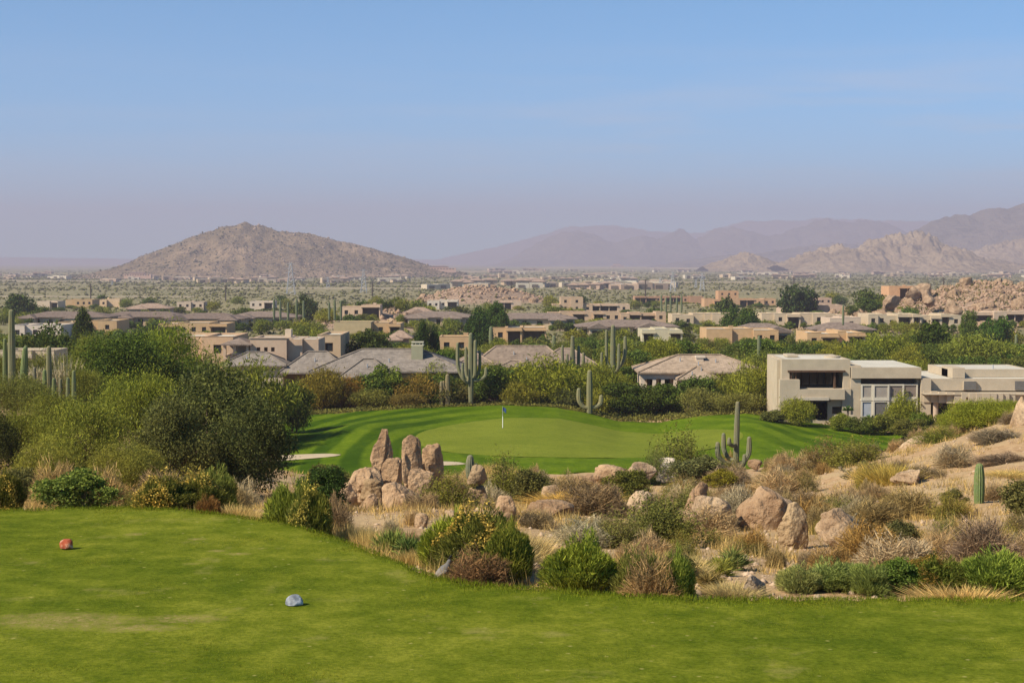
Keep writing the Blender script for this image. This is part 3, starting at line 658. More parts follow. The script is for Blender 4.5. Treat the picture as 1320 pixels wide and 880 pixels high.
hill('mid_mountain', [(600,345),(640,340),(662,331),(680,320),(705,306),(725,299),(745,297),(770,304),(788,312),(808,309),(825,304),(845,308),(862,302),(880,294),(897,308),(925,294),(945,292),(965,298),(990,304),(1015,298),(1040,288),(1065,281),(1090,287),(1115,282),(1140,289),(1160,297),(1200,320),(1240,340)], 13500, 1300, M['hillfar'], .2, 16, 420)
hill('low_ridge', [(840,343),(880,336),(930,329),(980,326),(1030,318),(1080,312),(1130,316),(1180,330),(1240,342)], 9800, 900, M['hillfar'], .2, 19, 300)
hill('faint_mountain', [(560,335),(640,318),(700,302),(735,292),(790,290),(840,298),(900,300),(960,285),(1010,284),(1060,281),(1120,283),(1180,284),(1240,285),(1330,305),(1420,335)], 19500, 1500, M['hillfar'], .1, 17)
hill('faint_ridge', [(-220,338),(-100,330),(0,331),(60,332),(130,333),(220,334),(330,334),(480,333),(640,336)], 20000, 1500, M['hillfar'], .1, 18)

# broken rock covering the boulder hills between the big stones
r = RS(51); X_ = []; Y_ = []
for (cx, cy, rx, ry_, n) in ((158, 560, 32, 60, 2600), (108, 500, 24, 40, 1200), (168, 530, 24, 45, 800), (-27, 930, 24, 40, 900), (0, 960, 24, 40, 500), (-42, 520, 17, 40, 600)): X_.append(cx+r.normal(size=n)*rx*.75); Y_.append(cy+r.normal(size=n)*ry_*.6)
X_ = np.concatenate(X_); Y_ = np.concatenate(Y_); n = len(X_); s = .3+1.2*r.rand(n)**4
stuff('rubble', octs('rubble', X_, Y_, terr(X_, Y_)+.1, s, s*.75, 7, .45), M['rock'], (.4, .28, .2))

x = np.concatenate([158+r.normal(size=900)*26, 112+r.normal(size=500)*20]); y = np.concatenate([560+r.normal(size=900)*45, 505+r.normal(size=500)*30]); s = .5+.9*r.rand(1400)
i = np.repeat(np.arange(1400), 16); dd = rdir(r, len(i)); c = np.stack([x[i], y[i], terr(x, y)[i]+.2], 1)+dd*s[i][:, None]*np.array([1, 1, .8]); v, f = leaves(r, c, .55, .35, .3); stuff('hillside_brush', mesh('hillside_brush', v, f), M['leaf'], (.14, .13, .055))

# the mown turf of the tee, blade by blade where it lies nearest
r = RS(71); n = 420000; Y = np.sqrt(r.uniform(11.2**2, 27.5**2, n)); u = r.uniform(-25, 1345, n); k = Y < tee_edge(u)-.02; Y = Y[k]; u = u[k]; x = (u-660)/F*Y; k = np.ones(len(x), bool)
for (cx, cy, rx, ry_) in WEAR: k &= (((x-cx)/rx)**2+((Y-cy)/ry_)**2 > 1.0) | (r.rand(len(x)) < .45)
x = x[k]; Y = Y[k]; n = len(x)
cl = fbm(x/1.1, Y/1.1, 5, 3); stuff('turf_grass', tri_blades('turf_grass', r, np.stack([x, Y, np.full(n, -.012)+.02*fbm(x/.9, Y/.9, 4, 3)+.03*fbm(x/3, Y/3, 2, 3)], 1), unit(r.normal(size=(n, 3))*.75+np.array([0, 0, .8])), (.011+.013*r.rand(n)+.01*cl), .006+.004*r.rand(n)), M['blade'], (.145, .158, .018))

# brush crowding the back rim of the green
r = RS(81); n = 3600; u = r.uniform(345, 1180, n); Y = np.interp(u, GU, GYB)+.5+r.rand(n)*7; x = (u-660)/F*Y; z = terr(x, Y); s = .22+.45*r.rand(n)**2; i = np.repeat(np.arange(n), 12); dd = rdir(r, len(i)); c = np.stack([x[i], Y[i], z[i]+.1], 1)+dd*s[i][:, None]*np.array([1, 1, .75]); v, f = leaves(r, c, .24, .13, .4)
stuff('rim_brush', mesh('rim_brush', v, f), M['leaf'], (.17, .16, .06))
# ---------------------------------------------------------------- tee markers, flag and quail
def tee_marker(u, v, w, h, mat, label, seed):
    Y = 4/(-ray(u, v)[1]); x = ray(u, v)[0]*Y
    import bmesh
    bm = bmesh.new(); bmesh.ops.create_icosphere(bm, subdivisions=4, radius=1); p = np.array([q.co[:] for q in bm.verts]); f = np.array([[q.index for q in t.verts] for t in bm.faces]); bm.free()
    r = RS(seed)
    for _ in range(7):
        nn = rdir(r, 1)[0]; s = p@nn; p = p-np.outer(np.maximum(s-.8, 0)*.8, nn)
    p = p*(1+noise3(p*1.2+seed, seed)[:, None]*.2); p[:, 2] = np.where(p[:, 2] < -.1, -.1+(p[:, 2]+.1)*.15, p[:, 2]); p[:, 2] += .12
    p = p/np.array([np.abs(p[:, 0]).max(), np.abs(p[:, 1]).max(), p[:, 2].max()])*np.array([w/2, w*.42, h])
    return tag(obj('tee_marker', mesh('tee_marker', p, f, True), mat, None, (x, Y, .005)), label, 'tee marker')
m, nt, b = newmat('red_painted_stone'); n = N(nt); setb(b, .85, .1); p = n.objc(); f = n.noise(p, 14, 5); g = n.noise(p, 50, 3)
c = n.ramp(f, [(.42, (.3, .065, .03)), (.54, (.38, .12, .06)), (.66, (.5, .33, .22))]); n.l(n.mix(n.mrange(g, .5, .65, 0, .4), c, (.3, .05, .025)), b.inputs['Base Color']); n.bump(f, .6, .02, b); M['red'] = m
m, nt, b = newmat('silver_painted_stone'); n = N(nt); setb(b, .55, .3); p = n.objc(); f = n.noise(p, 12, 5)
n.l(n.ramp(f, [(.4, (.15, .155, .17)), (.56, (.26, .27, .29)), (.7, (.55, .56, .58))]), b.inputs['Base Color']); n.bump(f, .7, .02, b); M['silver'] = m
tee_marker(85.5, 706, .205, .125, M['red'], 'red painted stone tee marker with pale worn patches on the tee lawn', 3)
tee_marker(379.5, 779, .21, .12, M['silver'], 'silver painted half dome tee marker on the tee lawn', 6)
fx, fy, _ = P(648, 540, 160); fz = gz(fx, fy)+.08; e = empty('golf_flag', (fx, fy, fz), 'golf flagstick with limp dark blue flag on the putting green', 'golf flag')
mb = MB()
mb.tube([(0, 0, 0), (0, 0, 1.15)], [.035, .035], 8); mb.build('pole', M['white'], e)
mb = MB(); mb.tube([(0, 0, 1.15), (0, 0, 2.15)], [.03, .02], 8); mb.build('upper_pole', M['steel'], e)
mb = MB(); ring = [(.02,0),(.16,.05),(.3,-.03),(.36,.03)]
for (x0, y0), (x1, y1) in zip(ring, ring[1:]):
    for zt, zb, dx in ((2.1, 1.75, 0),):
        mb.add([(x0, y0-.012, zb-x0*.9), (x1, y1-.012, zb-x1*.9), (x1, y1-.012, zt-x1*.55), (x0, y0-.012, zt-x0*.55), (x0, y0+.012, zb-x0*.9), (x1, y1+.012, zb-x1*.9), (x1, y1+.012, zt-x1*.55), (x0, y0+.012, zt-x0*.55)], [(0,1,2,3),(7,6,5,4),(0,4,5,1),(3,2,6,7),(0,3,7,4),(1,5,6,2)])
mb.build('flag_cloth', M['blue'], e)
mb = MB(); mb.tube([(0, 0, .005), (0, 0, .03)], [.08, .08], 16); mb.build('hole_cup', M['screen'], e)
# quail
Y = 4.05/(-ray(573, 733)[1]); qx = ray(573, 733)[0]*Y; qz = H(qx, Y)
e = empty('quail', (qx, Y, qz), 'small grey quail with black face beside the path under the bush', 'bird'); e.rotation_euler = (0, 0, radians(20)); e.scale = (1.15,)*3
m, nt, b = newmat('quail_feathers'); n = N(nt); setb(b, .8, .2); s = n.sep(n.objc()); f = n.noise(n.objc(), 60, 4)
c = n.ramp(n.mrange(s[2], .05, .27), [(0, (.2, .15, .1)), (.3, (.22, .19, .16)), (.55, (.15, .14, .13)), (.8, (.12, .11, .1))]); c = n.mix(n.mrange(f, .5, .6, 0, .45), c, (.16, .14, .13)); n.l(c, b.inputs['Base Color']); M['quail'] = m
M['black'] = m_simple('black_feathers', (.015, .013, .012), nscale=20)
mb = MB(); mb.tube([(-.15, 0, .035), (-.115, 0, .055), (-.075, 0, .082), (-.03, 0, .11), (.012, 0, .145), (.035, 0, .178), (.045, 0, .205), (.055, 0, .226), (.062, 0, .243), (.064, 0, .256)], [.008, .02, .045, .06, .058, .042, .028, .026, .022, .008], 18); mb.build('body', M['quail'], e, True)
mb = MB(); mb.tube([(.054, 0, .198), (.066, 0, .216), (.082, 0, .228), (.104, 0, .218)], [.02, .03, .02, .003], 12); mb.build('face', M['black'], e, True)
mb = MB(); mb.tube([(.055, 0, .25), (.062, 0, .275), (.082, 0, .292), (.098, 0, .283)], [.005, .01, .016, .006], 8); mb.build('plume', M['black'], e, True)
for sy in (-1, 1):
    mb = MB(); mb.tube([(0, sy*.022, .075), (-.005, sy*.024, .03), (.0, sy*.024, .004)], [.009, .005, .005], 6)
    for dx, dy in ((.035, 0), (.028, .016), (.028, -.016), (-.014, 0)): mb.tube([(0, sy*.024, .005), (dx, sy*.024+dy, .004)], [.004, .002], 5)
    mb.build('leg', M['bark'], e, True)
    mb = MB(); mb.tube([(-.1, sy*.035, .062), (-.05, sy*.052, .1), (0, sy*.055, .128), (.02, sy*.045, .14)], [.006, .02, .026, .01], 10); mb.build('wing', M['quail'], e, True)

# ---------------------------------------------------------------- boulders near the green and on the slope
RC = (.43, .295, .18); RD = (.37, .25, .15); RP = (.48, .355, .23)
px_rock(466, 508, 551, 616, 58, 'tall pointed boulder standing on top of the rock pile, leftmost spire', 3, RC, .6, .8, .5, .3, .8)
px_rock(516, 547, 561, 634, 58, 'upright rounded boulder between the pointed spire and its taller neighbour', 14, RC, .6, .7, .14, -.1, .8)
px_rock(542, 574, 561, 634, 59, 'upright flat-sided boulder at the end of the standing rocks', 21, RC, .55, .6, .2, -.1, .8)
px_rock(440, 500, 602, 664, 56, 'broad rounded boulder under the pointed spire', 5, RC, .7, .8, .2, .15)
px_rock(491, 521, 590, 633, 57, 'round boulder leaning in the gap right of the pointed spire', 8, RC, .7, .7)
px_rock(458, 484, 604, 640, 54.5, 'small rounded boulder in front of the spire base', 9, RC, .7, .7)
px_rock(431, 462, 622, 660, 53, 'low boulder at the downhill left end of the rock pile', 61, RC, .65, .8)
px_rock(470, 498, 640, 678, 50, 'rounded boulder beside the slanting slab at the pile foot', 62, RD, .65, .9)
px_rock(505, 530, 636, 668, 49, 'small cracked boulder in the dry grass before the pile', 63, RC, .6, 1)
px_rock(461, 500, 617, 655, 54, 'cracked dark-faced boulder below the pointed spire', 31, (.33, .235, .135), .45, 1.2, 0, 0)
px_rock(452, 492, 636, 674, 51, 'slanting slab boulder at the foot of the rock pile', 12, RC, .55, .6, .3, .5, .6)
px_rock(484, 545, 622, 664, 53, 'low flat boulder at the foot of the two upright boulders', 13, RC, .6, .8)
px_rock(525, 562, 603, 648, 55, 'squat boulder wedged beneath the two upright boulders', 17, RC, .6, 1)
px_rock(516, 530, 582, 622, 56.5, 'thin finger of rock before the upright rounded boulder', 19, RC, .7, .6, .2, 0)
px_rock(556, 590, 632, 662, 54, 'half hidden boulder right of the rock pile', 23, RD)
px_rock(600, 630, 599, 628, 47, 'dark-topped boulder balanced on a larger one', 24, (.38, .28, .17), .6, .7, .22, .1)
px_rock(596, 637, 626, 676, 47, 'blocky cracked boulder carrying a smaller one on top', 25, (.39, .28, .165), .55, 1, .1, 0)
px_rock(630, 667, 637, 688, -45, 'smooth boulder right of the balanced pair', 26, RC, .6, .6, .25, .12)
px_rock(566, 606, 658, 694, -36, 'small boulder behind the yucca clump', 27, RP)
px_rock(531, 552, 661, 686, -34, 'little round boulder above the yucca clump', 28, RP)
px_rock(692, 742, 625, 656, -62, 'pale rounded boulder on the slope below the green', 29, RP, .7, .5)
px_rock(672, 742, 646, 672, -53, 'long low slab boulder in the slope right of the balanced pair', 30, RD, .65, .6)
px_rock(764, 808, 598, 632, 92, 'first of two low boulders on the green edge, split down its middle', 33, RC, .6, .9)
px_rock(800, 848, 597, 626, 94, 'long low boulder on the green edge beside the split one', 34, RP, .65, .6)
px_rock(842, 878, 590, 625, 96, 'whitish boulder on the green edge below the small palo verde', 35, (.6, .52, .42), .6, .8)
px_rock(806, 844, 632, 672, -60, 'pale dome of rock among dry shrubs mid slope', 36, RP, .75, .5)
px_rock(878, 912, 622, 666, -64, 'angular boulder with a shadowed split, left of the big leaning boulder', 37, RC, .5, .9, .1, .3)
px_rock(888, 962, 640, 700, -52, 'sloping rock outcrop falling away from the angular boulder', 38, RP, .55, .9, .2, -.3)
px_rock(944, 1028, 617, 700, -48, 'largest boulder on the slope, leaning with a dark split face', 43, RC, .6, 1.0, .1, .3, .8)
px_rock(997, 1054, 648, 724, -42, 'pyramid shaped boulder below the largest one', 41, (.4, .29, .17), .55, 1, .35, -.15)
px_rock(1050, 1138, 656, 722, -38, 'broad pale boulder half buried in rust coloured brush', 42, RP, .55, .9, .15, -.1)
px_rock(1062, 1087, 581, 602, -84, 'small boulder near the end of the fairway', 43, RC)
px_rock(956, 992, 740, 776, -24, 'rough pale rock just beyond the edge of the tee', 44, (.5, .42, .33), .5, 1.2)
px_rock(964, 984, 592, 606, -92, 'little reddish boulder by the armed saguaro', 45, (.39, .27, .165))
px_rock(1285, 1352, 512, 622, 78, 'tall pale boulder at the top of the bank by the house', 46, RP, .6, .8, .3, .3)
px_rock(1130, 1215, 562, 604, 96, 'smooth rock ledge rising from the fairway end', 47, RP, .6, .6, .4, .55, .6)
px_rock(1205, 1300, 578, 616, 80, 'flat rock shelf under the small palo verde', 48, RP, .6, .6)
px_rock(1215, 1275, 596, 630, 74, 'low ledge boulder behind the lone saguaro', 49, RC, .6, .7)
px_rock(1258, 1292, 648, 668, 47, 'flat stone with a dark hollow next to the lone saguaro', 50, RD, .5, .8)
px_rock(1150, 1200, 604, 628, -72, 'half buried pale boulder on the open slope', 51, RP)
px_rock(740, 775, 612, 632, -84, 'small boulder in dry grass below the green', 52, RC)

# ---------------------------------------------------------------- cacti
saguaro(606, 583, 70, .17, [], 'short ribbed saguaro standing behind the balanced boulders', (.15, .16, .1), vbase=612)
saguaro(613, 593, 70, .12, [], 'stub of saguaro pressed against its taller twin behind the boulders', (.15, .15, .1), vbase=612)
saguaro(1264, 592, 47, .135, [], 'lone young saguaro without arms on the dry slope', (.12, .17, .055))
saguaro(1027, 588, 96, .22, [], 'stubby saguaro without arms near the fairway end', (.15, .18, .07))
saguaro(949, 515, 100, .155, [(.24, -1.15, -.2, .5, 1.35), (.28, -.72, .4, .6, 1.25), (.24, .8, .1, .56, 1.4), (.46, -.5, -.4, .56, 1.1), (.2, .42, -.6, .36, 1.1)], 'saguaro with curled low arms at the edge of the fairway', (.15, .155, .09), .02)
saguaro(607, 428, 186, .28, [(.33, -1.5, .3, .86, 1), (.38, .5, -.3, .9, .95), (.36, -.55, .4, .8, .9), (.34, 1.7, 0, .52, .95), (.3, -.9, -.6, .58, .8), (.36, 1.0, .6, .75, .8)], 'tall many-armed saguaro at the back of the green beside the grey roof', (.16, .165, .09), vbase=520)
saguaro(760, 476, 184.6, .3, [(.27, -1.2, 0, .64, 1.2), (.27, 1.3, .2, .5, 1.2)], 'saguaro with two upturned arms on the back edge of the green', (.18, .18, .09), vbase=541)
saguaro(738, 432, 215, .28, [(.35, -1.3, .4, .84, .9), (.35, -.7, -.4, .7, .9), (.36, .8, .4, .83, 1), (.3, 1.4, -.3, .72, .95), (.3, 1.9, .4, .55, .8), (.26, -2.3, 0, .62, .8)], 'cluster-armed saguaro in front of the brown hip roof', (.15, .155, .085), vbase=508)
saguaro(790, 418, 205, .3, [(.42, -.8, .2, .93, .85), (.4, 1.5, .1, .84, 1), (.35, .7, -.5, .74, .9), (.3, -1.4, -.2, .62, .8), (.16, -1.9, 0, .3, 1.1)], 'tallest saguaro with grey scarred base behind the green', (.15, .16, .085), vbase=510)
saguaro(401, 484, 176, .26, [(.5, .5, 0, .72, .9)], 'thin dead saguaro skeleton among rust brush', (.22, .17, .1), vbase=528, lod=None) if False else None
saguaro(577, 481, 186, .26, [(.55, -.45, 0, .8, .8)], 'slim saguaro with a bump arm in the brown brush left of the tall saguaro', (.2, .17, .09), vbase=524)
saguaro(569, 490, 186, .2, [], 'thin armless saguaro in the brown brush behind the green', (.2, .17, .09), vbase=524)
for i, (u, vt, r_, l, arms, col) in enumerate([
  (15.5, 397, .3, 'tallest armless saguaro of the cluster on the left bank', [], (.17, .175, .09)),
  (6.5, 434, .2, 'slim saguaro just left of the tallest one on the left bank', [], (.13, .17, .06)),
  (10.5, 440, .24, 'saguaro overlapping the base of the tallest one', [], (.18, .18, .09)),
  (28, 445, .27, 'leaning saguaro right of the tallest one on the left bank', [], (.14, .19, .065)),
  (33, 443, .2, 'dark saguaro behind the leaning one on the left bank', [], (.1, .13, .05)),
  (63, 444, .26, 'tall straight saguaro in the middle of the left bank cluster', [], (.18, .18, .09)),
  (57, 474, .2, 'medium saguaro against the tall straight one', [], (.15, .2, .07)),
  (70, 485, .2, 'short saguaro right of the tall straight one', [], (.14, .18, .07)),
  (78, 486, .17, 'small greyish saguaro next to the grey ocotillo', [], (.17, .18, .1)),
  (87, 484, .17, 'small pale saguaro, second from the end of the cluster', [], (.15, .18, .08)),
  (95, 475, .19, 'last saguaro of the cluster, clear of the others', [], (.15, .19, .08)),
  (44, 471, .19, 'dull grey saguaro stub between the leaning and the tall straight ones', [], (.2, .19, .13)),
  (19, 475, .14, 'thin low saguaro in the gap before the tallest one', [], (.18, .18, .11)),
  ]): saguaro(u, vt, 112+(i % 3)*2.5, r_*.72, arms, l, col, lean=.06 if 'leaning' in l and 'behind' not in l and 'between' not in l else RR.uniform(-.01, .015))
saguaro(140, 498, 92, .16, [], 'leaning bare saguaro between the palo verdes of the left bank', (.2, .2, .1), .35)
def far_saguaro(u, vt, vb, Y, arms, label, r_=.33): return saguaro(u, vt, Y, r_, arms, label, (.12, .15, .08), vbase=vb)
far_saguaro(714, 432, 450, 300, [], 'distant armless saguaro left of the tallest saguaro')
far_saguaro(820, 440, 458, 290, [], 'distant armless saguaro among trees right of the tallest saguaro')
far_saguaro(978, 432, 460, 240, [], 'thin saguaro rising behind the flat-roofed modern house', .24)
far_saguaro(1309, 430, 455, 270, [], 'bare leaning saguaro in the trees behind the modern house', .22)
far_saguaro(1086, 330+62, 418, 330, [], 'far saguaro beside the long flat houses', .2)
far_saguaro(421, 470, 500, 205, [(.5, .7, 0, .9, .8), (.5, -.5, 0, .8, .8)], 'three-stemmed saguaro before the grey tiled roof')
far_saguaro(633, 420, 445, 290, [], 'armless saguaro before the ochre house with a dark porch')
for i, u in enumerate((354, 362, 372, 383, 392, 425, 432, 440)): far_saguaro(u, 385+i % 3*2, 412, 430, [], ['spindly', 'slim', 'thin', 'straight', 'bare', 'short', 'pale', 'small'][i]+' saguaro in the distant row beyond the brown roofs, '+['first', 'second', 'third', 'fourth', 'fifth', 'sixth', 'seventh', 'eighth'][i]+' from its near end', .28)
for i, u in enumerate((852, 858, 864, 872, 878)): far_saguaro(u, 380+i % 2*3, 402, 540, [], ['first', 'second', 'third', 'fourth', 'fifth'][i]+' of five saguaros standing before the red-brown house', .3)

# ---------------------------------------------------------------- named bushes and trees of the near ground
OL = (.085, .1, .028); YG = (.16, .165, .03); DG = (.045, .07, .022); BG2 = (.16, .3, .04); GRAY = (.3, .25, .18); RUST = (.19, .13, .05); TAN = (.46, .35, .18); PUR = (.23, .17, .13); GG = (.1, .13, .06); FLW = (.4, .3, .09)
px_bush('turpentine', 2, 56, 607, 28, (.07, .09, .02), 'dark turpentine bush with yellow tips at the far corner of the tee', FLW)
px_bush('leafy', 100, 100, 603, 29, (.15, .2, .055), 'rounded leafy green bush behind the red tee marker', dense=1.4)
px_bush('dry', 70, 70, 596, 33, (.36, .26, .15), 'tan twiggy shrub behind the rounded leafy bush')
px_bush('dry', 135, 60, 604, 33, (.38, .28, .17), 'pale seed-headed shrub right of the rounded leafy bush')
px_bush('wispy', 168, 40, 628, 29, (.16, .17, .04), 'small yellow-green shrub at the tee edge left of the yellow bush')
px_bush('turpentine', 205, 70, 613, 28.5, (.1, .13, .03), 'yellow-tipped turpentine bush behind the tee, left one of a pair', (.46, .34, .1))
px_bush('turpentine', 255, 68, 611, 29, (.1, .13, .03), 'yellow-tipped turpentine bush behind the tee, right one of a pair', (.46, .34, .1))
px_bush('broom', 275, 60, 602, 32, (.14, .2, .05), 'bright green wispy bush behind the yellow-tipped pair')
px_bush('broom', 268, 34, 637, 27.5, RUST, 'small rusty brown bush at the foot of the yellow-tipped pair')
px_bush('straw', 305, 50, 640, 28, TAN, 'dry grass clump between the rust bush and the green broom')
px_bush('straw', 330, 36, 648, 27, TAN, 'smaller dry grass clump next to the green broom')
px_bush('broom', 372, 66, 620, 26, (.16, .23, .04), 'bright green broom with pale tips on the tee bank', dense=1.3)
px_bush('turpentine', 398, 62, 626, 25, (.12, .16, .035), 'dark green bush with yellow tips at the bend of the tee', (.42, .34, .1))
px_bush('leafy', 420, 64, 602, 42, (.045, .08, .025), 'dark leafy shrub left of the rock pile')
px_bush('dry', 432, 44, 640, 31, PUR, 'purple-grey twiggy shrub before the broad rounded boulder')
px_bush('dry', 545, 56, 634, 44, (.3, .22, .16), 'grey-brown tangle on the low boulder of the rock pile')
px_bush('straw', 448, 40, 658, 25.5, TAN, 'straw coloured clump at the tee bank left of the yucca')
px_bush('straw', 474, 40, 664, 25, (.5, .39, .2), 'pale straw clump beside the yucca')
px_bush('yucca', 502, 52, 660, 24.5, (.2, .25, .08), 'yucca clump with pale sword leaves on the tee bank')
px_bush('yucca', 530, 54, 664, 23.2, (.13, .18, .06), 'darker yucca clump leaning to the big mixed bush')
px_bush('broom', 585, 82, 657, 22.4, (.18, .26, .04), 'bright green broom at the left end of the big mixed bush', dense=1.5)
px_bush('turpentine', 620, 96, 657, 22.0, (.1, .13, .03), 'yellow-brown turpentine bush in the middle of the big mixed bush', (.42, .3, .09), dense=1.5)
px_bush('broom', 655, 64, 672, 21.4, (.14, .19, .035), 'deeper green broom at the right end of the big mixed bush', dense=1.5)
px_bush('dry', 615, 90, 708, 20.9, (.2, .12, .08), 'tangle of bare roots and stems above the quail')
px_bush('wispy', 575, 84, 606, 46, (.16, .16, .04), 'airy yellow-green shrub growing among the boulders', dense=1.3)
px_bush('wispy', 650, 76, 582, 66, (.15, .16, .045), 'wispy olive shrub behind the balanced boulders', dense=1.3)
px_bush('leafy', 690, 66, 604, 62, (.1, .1, .04), 'dull green shrub behind the smooth boulder')
px_bush('dry', 735, 70, 612, 60, (.26, .2, .13), 'brown-grey shrub above the pale rounded boulder')
px_bush('dry', 690, 60, 656, 36, (.24, .19, .15), 'dark twiggy shrub against the smooth boulder')
px_bush('dry', 768, 96, 622, 44, PUR, 'broad purple-grey shrub in the middle of the slope', dense=1.3)
px_bush('straw', 740, 90, 632, 56, (.42, .28, .1), 'golden grass clump on the slope above the purple shrub')
px_bush('dry', 752, 80, 668, 31, (.36, .33, .3), 'silvery bare shrub behind the large round broom')
px_bush('broom', 752, 100, 689, 20.9, (.17, .25, .04), 'large round bright green broom at the tee edge', dense=1.7)
px_bush('broom', 830, 72, 706, 20.6, (.13, .17, .045), 'olive and brown broom right of the large round one', dense=1.5)
px_bush('broom', 872, 56, 707, 20.3, (.16, .24, .045), 'bright green broom at the end of the central pair', dense=1.4)
px_bush('dry', 845, 80, 712, 20.2, (.3, .2, .12), 'brown seed-headed shrub between the two central brooms')
px_bush('wispy', 850, 116, 632, 33, (.14, .15, .05), 'large airy creosote bush above the central brooms', dense=1.6)
px_bush('wispy', 800, 80, 655, 31, (.16, .16, .06), 'creosote bush left of the large airy one')
px_bush('leafy', 812, 62, 606, 70, (.12, .13, .035), 'olive shrub below the green near the low boulders')
px_bush('wispy', 878, 92, 548, 98, (.14, .16, .04), 'young palo verde bush standing against the putting green', dense=1.3)
px_bush('wispy', 845, 44, 572, 96, (.13, .16, .05), 'thin spray of green twigs left of the young palo verde bush')
px_bush('leafy', 905, 80, 588, 84, (.13, .14, .07), 'grey-green rounded shrub beneath the young palo verde bush')
px_bush('dry', 940, 60, 600, 78, (.26, .2, .17), 'dark thorny shrub left of the armed saguaro')
px_bush('leafy', 930, 50, 604, 76, (.2, .18, .03), 'yellow-green low shrub near the armed saguaro')
px_bush('yucca', 925, 48, 704, 23.5, (.24, .25, .07), 'yellowish yucca right of the central brooms')
px_bush('yucca', 945, 54, 690, 26, (.16, .19, .07), 'green yucca behind the yellowish one')
px_bush('yucca', 915, 50, 722, 21.6, (.22, .17, .08), 'browning yucca low at the tee edge')
px_bush('dry', 915, 90, 652, 38, (.38, .28, .2), 'pinkish tan shrub before the sloping outcrop')
px_bush('wispy', 960, 60, 690, 30, (.18, .16, .06), 'scrawny olive shrub in front of the largest boulder')
px_bush('straw', 945, 60, 740, 21, (.42, .35, .22), 'pale dry clump around the rough pale rock')
px_bush('broom', 1032, 56, 724, 21.5, (.19, .26, .1), 'pale green bush at the left end of the tee edge row')
px_bush('broom', 1080, 80, 718, 21.8, (.16, .25, .09), 'grey-green bush second along the tee edge row')
px_bush('ephedra', 1125, 60, 722, 21.3, (.14, .22, .07), 'soft green bush third along the tee edge row')
px_bush('leafy', 1160, 60, 718, 21.4, (.1, .15, .035), 'dark leafy bush fourth along the tee edge row')
px_bush('turpentine', 1210, 90, 714, 21.4, (.1, .15, .03), 'dark green bush with brown tips in the tee edge row', (.2, .13, .04), dense=1.3)
px_bush('broom', 1290, 96, 707, 21.2, (.16, .26, .05), 'bright green broom at the right end of the tee edge row', dense=1.5)
px_bush('broom', 1345, 70, 716, 21.2, (.16, .25, .05), 'broom cut by the photo edge at the end of the row')
px_bush('straw', 1245, 90, 742, 20.6, (.48, .36, .2), 'matted dry grass below the bright broom at the row end')
px_bush('dry', 1118, 90, 672, 29, (.3, .19, .08), 'rust orange shrub over the broad pale boulder', dense=1.3)
px_bush('dry', 1070, 60, 700, 26, (.3, .2, .1), 'brown shrub at the foot of the pyramid shaped boulder')
px_bush('dry', 1160, 110, 690, 27, (.4, .32, .27), 'pale pinkish grey shrub behind the tee edge row', dense=1.3)
px_bush('dry', 1270, 90, 668, 29, (.24, .18, .17), 'dusky purple shrub behind the bright broom at the row end', dense=1.3)
px_bush('dry', 1170, 80, 628, 46, (.3, .23, .13), 'brown thorn shrub right of the open sandy patch')
px_bush('dry', 1130, 80, 640, 41, (.26, .2, .12), 'dark thorn shrub left of the brown one by the sandy patch')
px_bush('wispy', 1225, 60, 628, 44, (.2, .18, .05), 'yellowish shrub left of the lone young saguaro')
px_bush('dry', 1195, 74, 603, 60, (.22, .17, .13), 'dark grey shrub above the lone young saguaro')
px_bush('wispy', 1105, 90, 562, 82, (.17, .17, .045), 'yellow-green creosote at the end of the fairway', dense=1.3)
px_bush('wispy', 1068, 70, 562, 92, (.16, .12, .06), 'brownish creosote left of the yellow-green one')
px_bush('straw', 1150, 56, 586, 60, (.46, .36, .12), 'golden shrub of grass right of the cholla')
px_bush('wispy', 1215, 70, 548, 88, (.15, .17, .04), 'green shrub on the rock ledge', dense=1.3)
px_bush('dry', 1285, 76, 552, 72, (.24, .2, .18), 'dark grey rounded shrub under the tall pale boulder', dense=1.3)
px_bush('dry', 1230, 56, 572, 64, (.36, .3, .26), 'pale grey shrub in front of the small palo verde')
px_bush('dry', 1300, 80, 584, 62, (.22, .16, .14), 'dusky shrub right of the lone young saguaro')
px_bush('straw', 1305, 60, 605, 56, (.48, .37, .18), 'tall pale grass near the lone young saguaro')
px_bush('wispy', 1040, 40, 600, 66, (.18, .16, .08), 'low olive shrub by the stubby saguaro')
px_bush('dry', 1005, 70, 604, 66, (.4, .3, .22), 'pale brown shrub right of the armed saguaro')
# cholla and prickly pear
def cholla(uc, vtop, Y, w, label, color=(.16, .14, .08), seed=1):
    x, y = at_px(uc, Y); z = H(x, y); h = zray(vtop, Y)-z; r = RS(seed); e = empty('cholla_cactus', (x, y, z-.05), label, 'cactus'); mb = MB(); tips = [((0, 0, 0), (0, 0, 1), .055*h)]
    mb.tube([(0, 0, 0), (0, 0, h*.3)], [.06*h, .05*h], 7); cur = [(np.array([0, 0, h*.3]), np.array([0, 0, 1.]))]
    for g in range(4):
        nx = []
        for p, d in cur:
            for _ in range(3 if g else 5):
                q = unit((d*.6+r.normal(size=3)*.75+np.array([0, 0, .25]))[None])[0]; L_ = h*(.2-.02*g); e2 = p+q*L_*np.array([w/h*1.2, w/h*1.2, 1]); e2[2] = max(e2[2], .05); mb.tube([p, (p+e2)/2, e2], [.03*h, .04*h, .028*h], 6); nx.append((e2, q))
        cur = [nx[i] for i in r.permutation(len(nx))[:14]]
    mb.build('stems', M['cactus'], e, True, color); return e
cholla(1095, 597, 70, 1.0, 'dark branching cholla left of the golden grass shrub', seed=2)
cholla(890, 612, 74, .9, 'cholla with tangled joints near the whitish boulder', seed=3)
cholla(1105, 655, 40, .8, 'cholla beside the dark thorn shrubs', seed=4)
